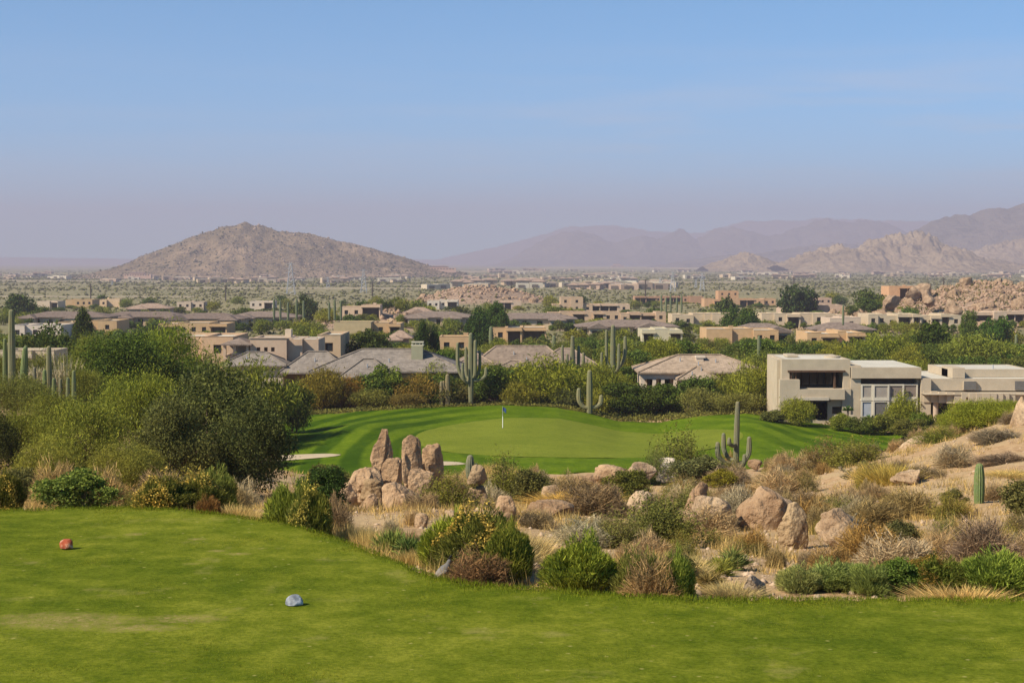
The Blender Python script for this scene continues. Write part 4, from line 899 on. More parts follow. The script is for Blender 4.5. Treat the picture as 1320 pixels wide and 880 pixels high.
cholla(1018, 560, 150, 1.4, 'cholla on the rim of the fairway', seed=6) if False else None
# ocotillo: grey bare wands in the left cluster
for i, (u, vt, w) in enumerate(((84, 452, 28), (50, 462, 26), (38, 470, 22))):
    x, y = at_px(u, 119); z = H(x, y); h = zray(vt, 119)-z; r = RS(60+i); n_ = 90; root = r.normal(size=(n_, 3))*np.array([.12, .12, 0]); d = unit(np.concatenate([r.normal(size=(n_, 2))*.2, np.ones((n_, 1))], 1))
    e = empty('ocotillo', (x, y, z), ['broad grey leafless ocotillo among the small saguaros', 'thin grey ocotillo behind the tall straight saguaro', 'low grey ocotillo right of the leaning saguaro'][i], 'shrub')
    n2 = 400; k = r.randint(0, n_, n2); t = r.rand(n2)*h*.8; v1 = blades(r, root, d, h*(.65+.35*r.rand(n_)), .07*np.ones(n_)); v2 = blades(r, root[k]+d[k]*t[:, None], unit(d[k]+r.normal(size=(n2, 3))*.5), .3+.3*r.rand(n2), .04*np.ones(n2))
    obj('wands', blade_mesh('wands', [v1, v2]), M['blade'], e, color=(.4, .36, .33))

T = px_tree
# left bank
T('mesquite', 262, 175, 481, 66, (.07, .08, .042), 'large dark olive mesquite at the left end of the fairway', lod=0)
T('mesquite', 315, 118, 522, 60, (.062, .072, .038), 'dense dark mesquite leaning over the fairway corner', lod=0)
T('mesquite', 222, 110, 520, 58, (.08, .085, .045), 'bushy olive mesquite behind the yellow-tipped pair', lod=0)
T('palo', 185, 105, 478, 84, (.14, .16, .04), 'yellow-green palo verde behind the large dark mesquite', lod=0)
T('palo', 100, 125, 518, 62, (.14, .155, .045), 'broad yellow-green palo verde below the saguaro cluster', lod=0)
T('palo', 62, 100, 565, 50, (.16, .16, .05), 'golden-green palo verde low on the left bank', lod=0)
T('palo', 165, 90, 568, 52, (.15, .15, .05), 'olive-gold palo verde beside the bushy mesquite', lod=0)
T('mesquite', -6, 80, 535, 58, (.05, .055, .03), 'dark shrubby tree cut by the photo edge', lod=0)
T('palo', 15, 90, 528, 76, (.12, .13, .035), 'olive palo verde under the tallest bank saguaro', lod=0)
T('mesquite', 165, 145, 429, 128, (.05, .075, .022), 'big dark green tree right of the saguaro cluster', lod=0)
T('palo', 215, 110, 426, 140, (.13, .16, .035), 'tall light green palo verde beside the big dark tree', lod=0)
T('palo', 120, 60, 436, 140, (.11, .13, .035), 'olive palo verde behind the grey ocotillo', lod=0)
T('mesquite', 60, 90, 422, 200, (.045, .065, .025), 'dark round tree before the flat adobe on the far left', lod=1)
T('palo', 108, 60, 470, 118, (.13, .14, .045), 'ragged palo verde at the foot of the last saguaro', lod=0)
T('palo', 20, 90, 482, 104, (.11, .12, .05), 'grey-green palo verde at the base of the saguaro cluster', lod=0)
T('palo', 70, 80, 502, 88, (.12, .13, .04), 'feathery palo verde in front of the short saguaros', lod=0)
T('mesquite', 170, 70, 490, 108, (.05, .07, .025), 'shadowy mesquite in the hollow behind the palo verdes', lod=0)
T('palo', 250, 90, 455, 150, (.13, .15, .035), 'light palo verde left of the adobe with three small windows', lod=1)
T('palo', 330, 110, 470, 150, (.17, .15, .03), 'golden-green palo verde before the grey tiled roof', lod=1)
T('mesquite', 378, 60, 494, 158, (.06, .075, .025), 'dark shrub tree at the left back of the fairway', lod=1)
T('palo', 415, 70, 476, 186, (.2, .13, .03), 'rusty palo verde behind the mown stripes', lod=1)
T('palo', 455, 60, 486, 188, (.23, .11, .03), 'orange-brown brush tree behind the mown stripes', lod=1)
T('round', 497, 60, 470, 190, (.09, .12, .03), 'rounded green tree before the grey roof chimney', lod=1)
T('palo', 478, 60, 500, 186, (.13, .13, .05), 'low grey-green bush tree on the fairway rim', lod=1)
T('palo', 540, 70, 484, 188, (.22, .12, .035), 'rust-brown brush tree left of the tall many-armed saguaro', lod=1)
T('palo', 580, 56, 492, 188, (.17, .12, .05), 'brown thorn tree at the foot of the tall many-armed saguaro', lod=1)
T('palo', 525, 50, 506, 185, (.18, .11, .04), 'low rusty brush on the rim below the grey roof', lod=1)
T('palo', 560, 60, 470, 198, (.12, .14, .03), 'yellow-green tree in front of the grey roof right wing', lod=1)
T('round', 650, 70, 478, 196, (.07, .13, .025), 'vivid green tree right of the tall many-armed saguaro', lod=1)
T('palo', 700, 110, 463, 192, (.14, .15, .03), 'broad yellow-green palo verde behind the flagstick', lod=1)
T('palo', 672, 60, 492, 188, (.15, .14, .035), 'short olive palo verde left of the broad one', lod=1)
T('palo', 728, 50, 500, 189, (.15, .13, .06), 'grey-brown scrub tree on the green rim', lod=1)
T('round', 812, 70, 492, 190, (.045, .065, .02), 'dense dark round tree right of the two-armed saguaro', lod=1)
T('round', 857, 66, 495, 191, (.05, .075, .02), 'dense dark tree in front of the beige hip-roofed house', lod=1)
T('round', 790, 54, 496, 190, (.05, .07, .02), 'dark shrub tree touching the two-armed saguaro', lod=1)
T('palo', 770, 60, 470, 205, (.13, .12, .04), 'olive tree at the base of the tallest saguaro', lod=1)
T('palo', 940, 80, 484, 192, (.12, .13, .035), 'olive palo verde before the right end of the beige hip-roofed house', lod=1)
T('palo', 978, 76, 466, 186, (.14, .15, .035), 'yellow-green palo verde against the left wall of the modern house', lod=1)
T('palo', 905, 60, 500, 187, (.13, .13, .06), 'grey-green bush tree on the right rim of the green', lod=1)
T('palo', 952, 66, 506, 183, (.12, .12, .05), 'low silver-green bush tree by the fairway mound', lod=1)
T('palo', 1028, 46, 513, 171, (.15, .16, .035), 'bright palo verde in front of the modern house lower wall', lod=1)
T('palo', 1163, 46, 508, 166, (.15, .16, .035), 'palo verde before the tall windows of the modern house', lod=1)
T('palo', 1262, 92, 512, 92, (.15, .17, .035), 'small palo verde with a bare pale trunk on the rocky bank', lod=0)
T('palo', 1232, 50, 528, 100, (.14, .16, .035), 'thin palo verde left of the one with a bare trunk', lod=0)
T('palo', 1298, 50, 516, 98, (.15, .17, .035), 'palo verde leaning against the tall pale boulder', lod=0)
for i, (u, w, vt, Y, col, l) in enumerate([
  (1000, 40, 528, 172, (.09, .1, .05), 'low hedge-like shrub at the left corner of the modern house'),
  (1085, 30, 532, 168, (.12, .14, .04), 'small shrub right of the modern house doorway'),
  (1110, 40, 536, 166, (.07, .09, .03), 'dark shrub under the modern house windows'),
  (1140, 44, 530, 165, (.11, .12, .04), 'olive shrub left of the window palo verde'),
  (1186, 34, 530, 163, (.09, .12, .03), 'leafy shrub below the right end of the window wall'),
  (1206, 36, 533, 163, (.13, .13, .04), 'yellowish shrub before the modern house porch'),
  (1175, 50, 538, 160, (.1, .1, .04), 'low brown-green shrub on the fairway end below the windows')]): T('round', u, w, vt, Y, col, l, lod=1, name='garden_shrub')
# spiky garden plants
for u, vt, vb, l in ((1093, 521, 536, 'yucca palm on a short stem by the modern house doorway'), (1122, 534, 546, 'agave below the modern house windows')):
    x, y = at_px(u, 168); z = zray(vb, 168); h = zray(vt, 168)-z; r = RS(int(u)); e = empty('yucca_plant', (x, y, z-.3), l, 'yucca'); n_ = 80; d = rdir(r, n_); d[:, 2] = np.abs(d[:, 2])*.8+.1; d = unit(d)
    obj('foliage', blade_mesh('foliage', [blades(r, np.repeat([[0, 0, h*.45+.3]], n_, 0), d, .75*np.ones(n_), .09*np.ones(n_), .1)]), M['blade'], e, color=(.06, .11, .03)); mb = MB(); mb.tube([(0, 0, -.3), (.03, 0, h*.45+.3)], [.1, .09], 7); mb.build('trunk', M['bark'], e)
T('palo', 2, 44, 457, 152, (.12, .13, .045), 'olive palo verde hiding the wall at the very left')
T('palo', 30, 40, 459, 152, (.12, .13, .045), 'olive palo verde before the beige wall behind the leaning saguaro')
T('palo', 56, 40, 456, 152, (.12, .13, .045), 'olive palo verde before the beige wall behind the tall straight saguaro')
T('palo', 76, 36, 460, 152, (.12, .13, .045), 'olive palo verde at the right end of the beige wall')
# ---------------------------------------------------------------- houses
BOXES = []     # what each house covers in the view: (u0, u1, vtop, vbot, Y, short name)
WG = (.52, .4, .28)
def mx(u, Y): return (u-660)/F*Y/1.0
def opening_fill(e, x0, x1, z0, z1, y, bars=0, frame=True, mat='glass'):
    "a window set in its opening: frame with its pane"
    f = MB(); t = .09
    if frame:
        f.box(x0, x1, y-.03, y+.1, z0-t, z0+.02); f.box(x0, x1, y-.03, y+.1, z1-t, z1); f.box(x0, x0+t, y-.03, y+.1, z0+.02, z1-t); f.box(x1-t, x1, y-.03, y+.1, z0+.02, z1-t)
        for k in range(1, bars+1): xx = x0+(x1-x0)*k/(bars+1); f.box(xx-.04, xx+.04, y-.03, y+.1, z0+.02, z1-t)
    p = MB(); p.box(x0+.02, x1-.02, y+.03, y+.06, z0+.0, z1-.02)
    w = f.build('window', M['trim'] if e.get('_lt') else M['wood'], e) if frame else None
    p.build('pane', M[mat], w if w else e)
def shell(mb, x0, x1, y0, y1, z0, z1, th, front=(), cap=True):
    "four walls round a room, with openings in the front one"
    mb.wall(x0, x1, z0, z1, y0, th, front); mb.box(x0, x0+th, y0+th, y1-th, z0, z1); mb.box(x1-th, x1, y0+th, y1-th, z0, z1); mb.box(x0, x1, y1-th, y1, z0, z1)
def solve_y(u, vt, Y, h):
    if Y <= 230: return Y
    for y in np.arange(232, 1100, 3.0):
        if zray(vt, y) <= Hs(mx(u, y), y)+h: return float(y)
    return Y
def adobe(u0, u1, vt, Y, col, label, seed, n=None, storeys=1, dep=13, short=None, cap=None, name='adobe_house', deepm=None, vb=None, rz=0.0):
    Y = solve_y((u0+u1)/2, vt, Y, 4.3 if storeys == 1 else 7.2); r = random.Random(seed); W_ = (u1-u0)*Y/F; xm = mx((u0+u1)/2, Y); ztop = zray(vt, Y); g = Hs(xm, Y); h = 4.0 if storeys == 1 else 6.8
    zb = min(g, ztop-h)-1.0; e = empty(name, (xm, Y, zb), label, 'house', None, rz); n = max(n or 2, int(W_/7)); H_ = ztop-zb
    cuts = sorted([0, 1]+[k/n+r.uniform(-.25, .25)/n for k in range(1, n)]); wl = MB(); rf = MB(); tr = MB(); dk = MB(); posts = []; wins = []
    for k in range(n):
        a = -W_/2+cuts[k]*W_; b = -W_/2+cuts[k+1]*W_-.004; off = r.choice([0, 0, -.9, .8, -1.6]); top = H_-(r.choice([0, .25, .5, .0]) if k != n//2 else 0); y0 = off; y1 = dep+off*.3+k*.01
        if storeys == 2 and (k == 0 or k == n-1) and n > 2: top = H_-2.9
        kind = r.choice(['porch', 'wins', 'blank', 'porch', 'wins']) if b-a > 2.4 else 'blank'; front = []
        if kind == 'porch': front = [(a+.35, b-.35, zb*0, top-.75)]
        elif kind == 'wins':
            m = max(1, int((b-a)/2.6)); front = [(a+(j+.5)*(b-a)/m-.55, a+(j+.5)*(b-a)/m+.55, top-2.3, top-1.1) for j in range(m)]
        if storeys == 2 and top > H_-1.5:
            m = max(1, int((b-a)/2.8)); front = [q for q in front if kind != 'porch']+[(a+(j+.5)*(b-a)/m-.5, a+(j+.5)*(b-a)/m+.5, top-5.0, top-3.9) for j in range(m)]
        shell(wl, a, b, y0, y1, 0, top, .35, front)
        if kind == 'porch' and front:
            zp = top-.75
            if storeys == 1 or top < H_-1.5:
                dk = MB(); dk.box(a+.36, b-.36, y0+2.2, y0+2.4, 0, zp); dk.build('porch_shade_wall', M['shade'], e); tr = MB(); tr.box(a-.15, b+.15, y0-.45, y0-.01, zp-.02, zp+.28); tr.build('porch_beam', M['stucco'], e, color=tuple(c*.9 for c in col))  # porch back wall coloured dark to stand in for its shade
                for q in range(1, max(1, int((b-a)/3))+0): posts.append((a+(b-a)*q/max(1, int((b-a)/3)), y0+.1, zp))
        for q in front:
            if kind != 'porch' or q[3]-q[2] < 2: wins.append((*q, y0+.18))
        rf.box(a+.36, b-.36, y0+.36, y1-.36, top-.45, top-.3)
        wl.box(a-.02, b+.02, y0-.05, y0+.4, top, top+.06)
    wl.build('wall', M['stucco'], e, color=col); rf.build('roof', M['membrane'], e)
    for p in posts: mb = MB(); mb.box(p[0]-.16, p[0]+.16, p[1], p[1]+.32, 0, p[2]); mb.build('post', M['stucco'], e, color=col)
    for w in wins: opening_fill(e, w[0], w[1], w[2], w[3], w[4], frame=True)
    if r.random() < .4: a = r.uniform(-.3, .3)*W_; mb = MB(); mb.box(a, a+.9, 6, 6.8, H_-1.2, H_+.4); mb.box(a-.06, a+.96, 5.94, 6.86, H_+.4, H_+.5); mb.build('chimney', M['stucco'], e, color=col)
    BOXES.append((u0, u1, vt, vb or proj(xm, Y, zb+1.0)[1], Y, short)); return e
def hiphouse(u0, u1, vt, Y, col, rcol, label, seed, dep=13, short=None, wings=None, rise=1.5, name='tile_roof_house', vb=None, rz=0.0, main=True):
    Y = solve_y((u0+u1)/2, vt, Y, rise+3.6); r = random.Random(seed); W_ = (u1-u0)*Y/F; xm = mx((u0+u1)/2, Y); ztop = zray(vt, Y); g = Hs(xm, Y); zb = min(g, ztop-rise-3.2)-1.0; e = empty(name, (xm, Y, zb), label, 'house', None, rz); H_ = ztop-zb; ze = H_-rise
    wl = MB(); rf = MB(); dk = MB(); wins = []
    dep = min(dep, W_*.55); m = max(1, int(W_/4)); front = []
    for j in range(m):
        c = -W_/2+(j+.5)*W_/m; hw = r.choice([.6, .8, 1.2]); front.append((c-hw, c+hw, ze-2.4, ze-.7))
    shell(wl, -W_/2+.9, W_/2-.9, 0, dep, 0, ze-.16, .35, front)
    for q in front: wins.append((*q, .18))
    rf.hip(-W_/2, W_/2, -.8, dep+.8, ze, H_)
    nw = max(wings, int(W_/12)) if wings is not None else max(1, int(W_/14))
    for k in range(nw):
        c = -W_/2+(k+.25+.5*r.random())*W_/nw; ww = min(r.uniform(5, 8), W_*.6); c = min(max(c, -W_/2+ww/2+.2), W_/2-ww/2-.2); d = r.uniform(2.5, 5); zz = ze-.25-.05*k
        fr = [(c-ww/2+1.2, c+ww/2-1.2, 0 if r.random() < .5 else zz-2.4, zz-.75)]
        shell(wl, c-ww/2+.5, c+ww/2-.5, -d, -.02, 0, zz-.16, .3, fr)
        if fr[0][2] > 0: wins.append((*fr[0], -d+.18))
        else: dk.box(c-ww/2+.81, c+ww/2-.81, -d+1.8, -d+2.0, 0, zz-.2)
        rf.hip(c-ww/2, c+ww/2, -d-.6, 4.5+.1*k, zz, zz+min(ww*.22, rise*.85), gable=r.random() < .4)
    wl.build('wall', M['stucco'], e, color=col); rf.build('roof', M['tile'], e, color=rcol); dk.build('porch_shade_wall', M['shade'], e)  # back walls of the wing porches carry shade in their dark colour
    for w in wins: opening_fill(e, *w[:4], w[4])
    BOXES.append((u0, u1, vt, vb or proj(xm, Y, zb+1)[1], Y, short)); return e
AD = (.44, .32, .2); OC = (.46, .3, .16); PK = (.46, .32, .21); BE = (.45, .36, .25); RB = (.36, .21, .13); TL = (.17, .125, .1); TL2 = (.2, .15, .12); TG = (.24, .21, .2); TP = (.3, .21, .155)
# mid row, from left to right
adobe(-30, 66, 452, 175, BE, 'long beige wall-like adobe behind the left bank saguaros', 1, 3, dep=6, short='the left bank saguaros')
adobe(72, 152, 413, 250, OC, 'ochre flat adobe with two deep dark porches on the left', 2, 4, short='the two-porch ochre adobe')
adobe(14, 78, 419, 262, (.55, .45, .36), 'pale low adobe left of the ochre one with two porches', 3, 3, short='the pale low adobe')
hiphouse(22, 142, 402, 300, BE, TL, 'brown tiled house with a forward gable, far left of its row', 4, short='the far left tiled house', wings=2)
hiphouse(122, 240, 402, 318, AD, TL, 'wide brown tiled house second from the left in its row', 5, short='the second tiled house', wings=2)
hiphouse(214, 315, 404, 330, BE, TL, 'brown tiled house with a pair of small pale gables', 6, short='the twin gable house', wings=2)
hiphouse(290, 384, 402, 336, BE, TL2, 'brown tiled house with a shaded court at the right end of its row', 7, short='the court house', wings=1)
adobe(204, 292, 416, 285, OC, 'ochre flat adobe with a small pergola, in front of the twin gables', 8, 3, short='the pergola adobe')
hiphouse(160, 220, 392, 420, PK, TP, 'pinkish tiled house behind the wide brown tiled one', 9, short='the pinkish far roof', wings=1)
adobe(216, 300, 434, 225, (.5, .33, .2), 'flat pinkish adobe with an ochre gable, left of the three small windows', 10, 2, short='the ochre gable adobe')
# adobe with three small windows
def three_window():
    Y = 205; x0, x1 = mx(286, Y), mx(436, Y); xm = (x0+x1)/2; zt = zray(436, Y); zb = min(Hs(xm, Y), zt-5)-1; e = empty('adobe_house', (xm, Y, zb), 'tan adobe with three small square windows and a tiled porch tower', 'house'); h = zt-zb
    U = lambda u: mx(u, Y)-xm; Z = lambda v: zray(v, Y)-zb
    wl = MB(); hs = [(U(u), U(u+4.6), Z(453), Z(447.5)) for u in (330.5, 340, 349)]
    shell(wl, U(322), U(369), 0, 9, 0, h, .35, hs); shell(wl, U(369.2), U(388), .9, 9, 0, Z(437.4), .35); shell(wl, U(388.2), U(408), 1.8, 9, 0, Z(438.2), .35)
    wl.box(U(322)-.12, U(408)+.12, -.12, .3, h, h+.12); shell(wl, U(286), U(322)-.02, .6, 9, 0, Z(458), .35)
    for a in (287, 300, 316.5): wl.box(U(a), U(a+3.6), .05, .5, Z(458), Z(443))
    wl.box(U(286), U(322), 4, 4.3, Z(458), Z(441)); wl.box(U(298), U(320), .1, .3, Z(458), Z(455))
    wl.build('wall', M['stucco'], e, color=(.46, .33, .23)); mb = MB(); mb.box(U(322)+.4, U(408)-.4, 2.2, 8.6, h-.35, h-.2); mb.build('roof', M['membrane'], e)
    mb = MB(); mb.hip(U(285), U(325), -.7, 5, Z(443), Z(436)); mb.build('porch_roof', M['tile'], e, color=TL2)
    mb = MB(); mb.box(U(362), U(370), 3.5, 5, h-.5, Z(426)); mb.build('chimney', M['stucco'], e, color=(.55, .42, .3))
    for q in hs: opening_fill(e, *q, .2)
    BOXES.append((286, 436, 436, 478, Y, 'the three small windows'))
three_window()
adobe(408, 438, 432, 226, (.45, .32, .2), 'small olive tan adobe annex right of the three small windows', 11, 1, short='the annex')
# grey tiled roof house
def caps(e, specs, col):
    mb = MB()
    for (x0, x1, y0, y1, z0, z1) in specs:
        w = x1-x0; d = y1-y0
        if w >= d: k = min(d/2, w/2-.05); r0 = (x0+k, (y0+y1)/2, z1); r1 = (x1-k, (y0+y1)/2, z1); pr = [((x0, y0), r0), ((x0, y1), r0), ((x1, y0), r1), ((x1, y1), r1)]
        else: k = min(w/2, d/2-.05); r0 = ((x0+x1)/2, y0+k, z1); r1 = ((x0+x1)/2, y1-k, z1); pr = [((x0, y0), r0), ((x1, y0), r0), ((x0, y1), r1), ((x1, y1), r1)]
        for (a, b) in pr: mb.tube([(a[0], a[1], z0+.02), (b[0], b[1], b[2]+.02)], [.11, .11], 5)
        mb.tube([(r0[0], r0[1], r0[2]+.03), (r1[0], r1[1], r1[2]+.03)], [.12, .12], 5)
    mb.build('ridge_cap', M['tile'], e, color=col)
    r = random.Random(len(specs)+int(specs[0][0]*10))
    for q in range(5):
        x0, x1, y0, y1, z0, z1 = specs[q % len(specs)]; t = r.uniform(.3, .7); x = x0+(x1-x0)*r.uniform(.3, .7); dd = (y1-y0)/2 if x1-x0 >= y1-y0 else (x1-x0)/2; y = y0+dd*t; z = z0+(z1-z0)*t
        m_ = MB(); m_.tube([(x, y, z-.1), (x, y, z+.45)], [.07, .07], 7); m_.build('vent_pipe', M['steel'], e)
def grey_house():
    Y = 198; U = lambda u: mx(u, Y)-mx(480, Y); zt = zray(449, Y); zb = min(Hs(mx(480, Y), Y), zt-6)-1; Z = lambda v: zray(v, Y)-zb
    e = empty('tile_roof_house', (mx(480, Y), Y, zb), 'wide grey tiled roof house with a square green-grey chimney', 'house'); rf = MB(); wl = MB(); ze = Z(478)
    rf.hip(U(398), U(602), -1, 11, ze, Z(453)); rf.hip(U(356), U(450), 1.5, 8, ze-.3, Z(456)); rf.hip(U(440), U(512), -4, 1.5, ze-.5, Z(462), gable=False); rf.hip(U(278), U(366), 2, 8, Z(472), Z(457))
    hs = [(U(a), U(b), ze-2.3, ze-.7) for a, b in ((545, 558), (562, 572), (404, 412), (424, 432))]
    shell(wl, U(404), U(597), .2, 10, 0, ze-.2, .35, hs); shell(wl, U(445), U(507), -3.2, .1, 0, ze-.7, .3, [(U(455), U(470), ze-2.8, ze-1)]); shell(wl, U(284), U(360), 2.8, 7.2, 0, Z(473.5), .35, [(U(292), U(305), 1, Z(476)), (U(315), U(330), 1, Z(476))])
    caps(e, [(U(398), U(602), -1, 11, ze, Z(453)), (U(356), U(450), 1.5, 8, ze-.3, Z(456)), (U(440), U(512), -4, 1.5, ze-.5, Z(462)), (U(278), U(366), 2, 8, Z(472), Z(457))], (.19, .155, .125))
    wl.build('wall', M['stucco'], e, color=(.44, .37, .27)); rf.build('roof', M['tile'], e, color=(.215, .18, .15))
    mb = MB(); mb.box(U(528.5), U(543.5), 2.2, 3.6, ze-.5, Z(447)); ch = mb.build('chimney', M['stucco'], e, color=(.3, .28, .18)); mb = MB()
    mb.box(U(527.5), U(544.5), 2.9, 4.5, Z(447), Z(445.6))
    for a in (529, 533.4, 538.6, 542.6): mb.box(U(a), U(a+.9), 3, 4.4, Z(445.6), Z(443.4))
    mb.box(U(528), U(544), 2.95, 4.45, Z(443.4), Z(442)); mb.build('chimney_cap', M['stucco'], ch, color=(.42, .38, .28)); 
    for q in hs: opening_fill(e, *q, .38)
    opening_fill(e, U(455), U(470), ze-2.8, ze-1, -3.0); BOXES.append((356, 600, 449, 500, Y, 'the grey tiled roof'))
grey_house()
# blue-black fence panel in the trees
x, y = mx(291, 192), 192; e = empty('yard_fence', (x, y, zray(499, 192)-.6), 'dark blue fence panel half hidden below the small grey roof', 'fence'); mb = MB()
for k in range(26): mb.box(-1.3+k*.1, -1.22+k*.1, 0, .06, 0, 1.9)
mb.build('slats', m_simple('navy_fence', (.012, .02, .045), nscale=2), e); mb = MB(); mb.box(-1.35, 1.35, .061, .12, .3, .4); mb.box(-1.35, 1.35, .061, .12, 1.5, 1.6); mb.build('rails', M['wood'], e)
def brown_house():
    Y = 224; cx = mx(680, Y); U = lambda u: mx(u, Y)-cx; zt = zray(443, Y); zb = min(Hs(cx, Y), zt-6)-1; Z = lambda v: zray(v, Y)-zb; ze = Z(474)
    e = empty('tile_roof_house', (cx, Y, zb), 'large brown hip-roofed house behind the tall many-armed saguaro', 'house'); rf = MB(); wl = MB()
    rf.hip(U(604), U(740), -1, 6.5, ze, Z(447.5)); rf.hip(U(690), U(772), 2, 9, ze+.3, Z(452)); rf.hip(U(588), U(640), -3, 8, ze+.6, Z(455)); rf.hip(U(628), U(700), -3.5, 3, ze-.4, Z(465)); rf.hip(U(646), U(690), -5.2, -1, ze-.75, Z(471))
    hs = [(U(640), U(650), ze-2.6, ze-.9), (U(664), U(672), ze-2.4, ze-.9)]
    shell(wl, U(612), U(732), .2, 5.8, 0, ze-.2, .35); shell(wl, U(632), U(696), -2.7, .1, 0, ze-.6, .3, hs); shell(wl, U(732.3), U(767), 3, 8, 0, ze+.1, .35, [(U(738), U(744), ze-2.3, ze-.8)]); shell(wl, U(592), U(612)-.1, -2.2, 7, 0, ze+.4, .3)
    caps(e, [(U(604), U(740), -1, 6.5, ze, Z(447.5)), (U(690), U(772), 2, 9, ze+.3, Z(452)), (U(588), U(640), -3, 8, ze+.6, Z(455)), (U(628), U(700), -3.5, 3, ze-.4, Z(465))], (.3, .22, .16))
    wl.build('wall', M['stucco'], e, color=(.5, .36, .25)); rf.build('roof', M['tile'], e, color=(.22, .165, .125))
    for q in hs: opening_fill(e, *q, -2.5)
    opening_fill(e, U(738), U(744), ze-2.3, ze-.8, 3.2); BOXES.append((588, 772, 443, 490, Y, 'the brown hip roof'))
brown_house()
def beige_house():
    Y = 200; cx = mx(906, Y); U = lambda u: mx(u, Y)-cx; zt = zray(457.5, Y); zb = min(Hs(cx, Y), zt-5)-1; Z = lambda v: zray(v, Y)-zb; ze = Z(480)
    e = empty('tile_roof_house', (cx, Y, zb), 'beige house with a low hip roof, thick pillars and a square chimney', 'house'); rf = MB(); wl = MB()
    rf.hip(U(822), U(992), -1.2, 9.5, ze+.1, Z(460)); rf.hip(U(870), U(925), -3.5, 2, ze-.55, Z(472))
    shell(wl, U(829), U(988), 1.8, 8.6, 0, ze-.2, .35, [(U(836), U(846), ze-2.6, ze-.7), (U(852), U(866), ze-2.6, ze-.7), (U(932), U(946), ze-2.4, ze-.9), (U(956), U(970), ze-2.4, ze-.9)])
    shell(wl, U(876), U(920), -2.6, 1.7, 0, ze-.9, .3, [(U(882), U(900), ze-3.0, ze-1.2)])
    wl.box(U(825), U(875), -.7, -.3, ze-.75, ze-.08)
    caps(e, [(U(822), U(992), -1.2, 9.5, ze+.1, Z(460)), (U(870), U(925), -3.5, 2, ze-.55, Z(472))], (.26, .19, .13))
    wl.build('wall', M['stucco'], e, color=(.52, .42, .32)); rf.build('roof', M['tile'], e, color=(.33, .245, .175))
    for a in (826, 841, 852, 868): mb = MB(); mb.box(U(a), U(a+4.5), -.75, -.2, 0, ze-.76); mb.build('pillar', M['stucco'], e, color=(.55, .45, .35))
    mb = MB(); mb.box(U(900.5), U(910), 2.2, 3.4, ze, Z(460.5)); ch = mb.build('chimney', M['stucco'], e, color=(.5, .4, .3)); mb = MB(); mb.box(U(900), U(912.5), 2.1, 3.5, Z(462.6), Z(460)); mb.build('chimney_cap', M['stucco'], ch, color=(.55, .45, .35))
    for q in ((836, 846), (852, 866), (932, 946), (956, 970)): opening_fill(e, U(q[0]), U(q[1]), ze-2.6 if q[0] < 900 else ze-2.4, ze-.7 if q[0] < 900 else ze-.9, 2.0)
    opening_fill(e, U(882), U(900), ze-3.0, ze-1.2, -2.4); BOXES.append((822, 992, 458, 505, Y, 'the beige hip-roofed house'))
beige_house()
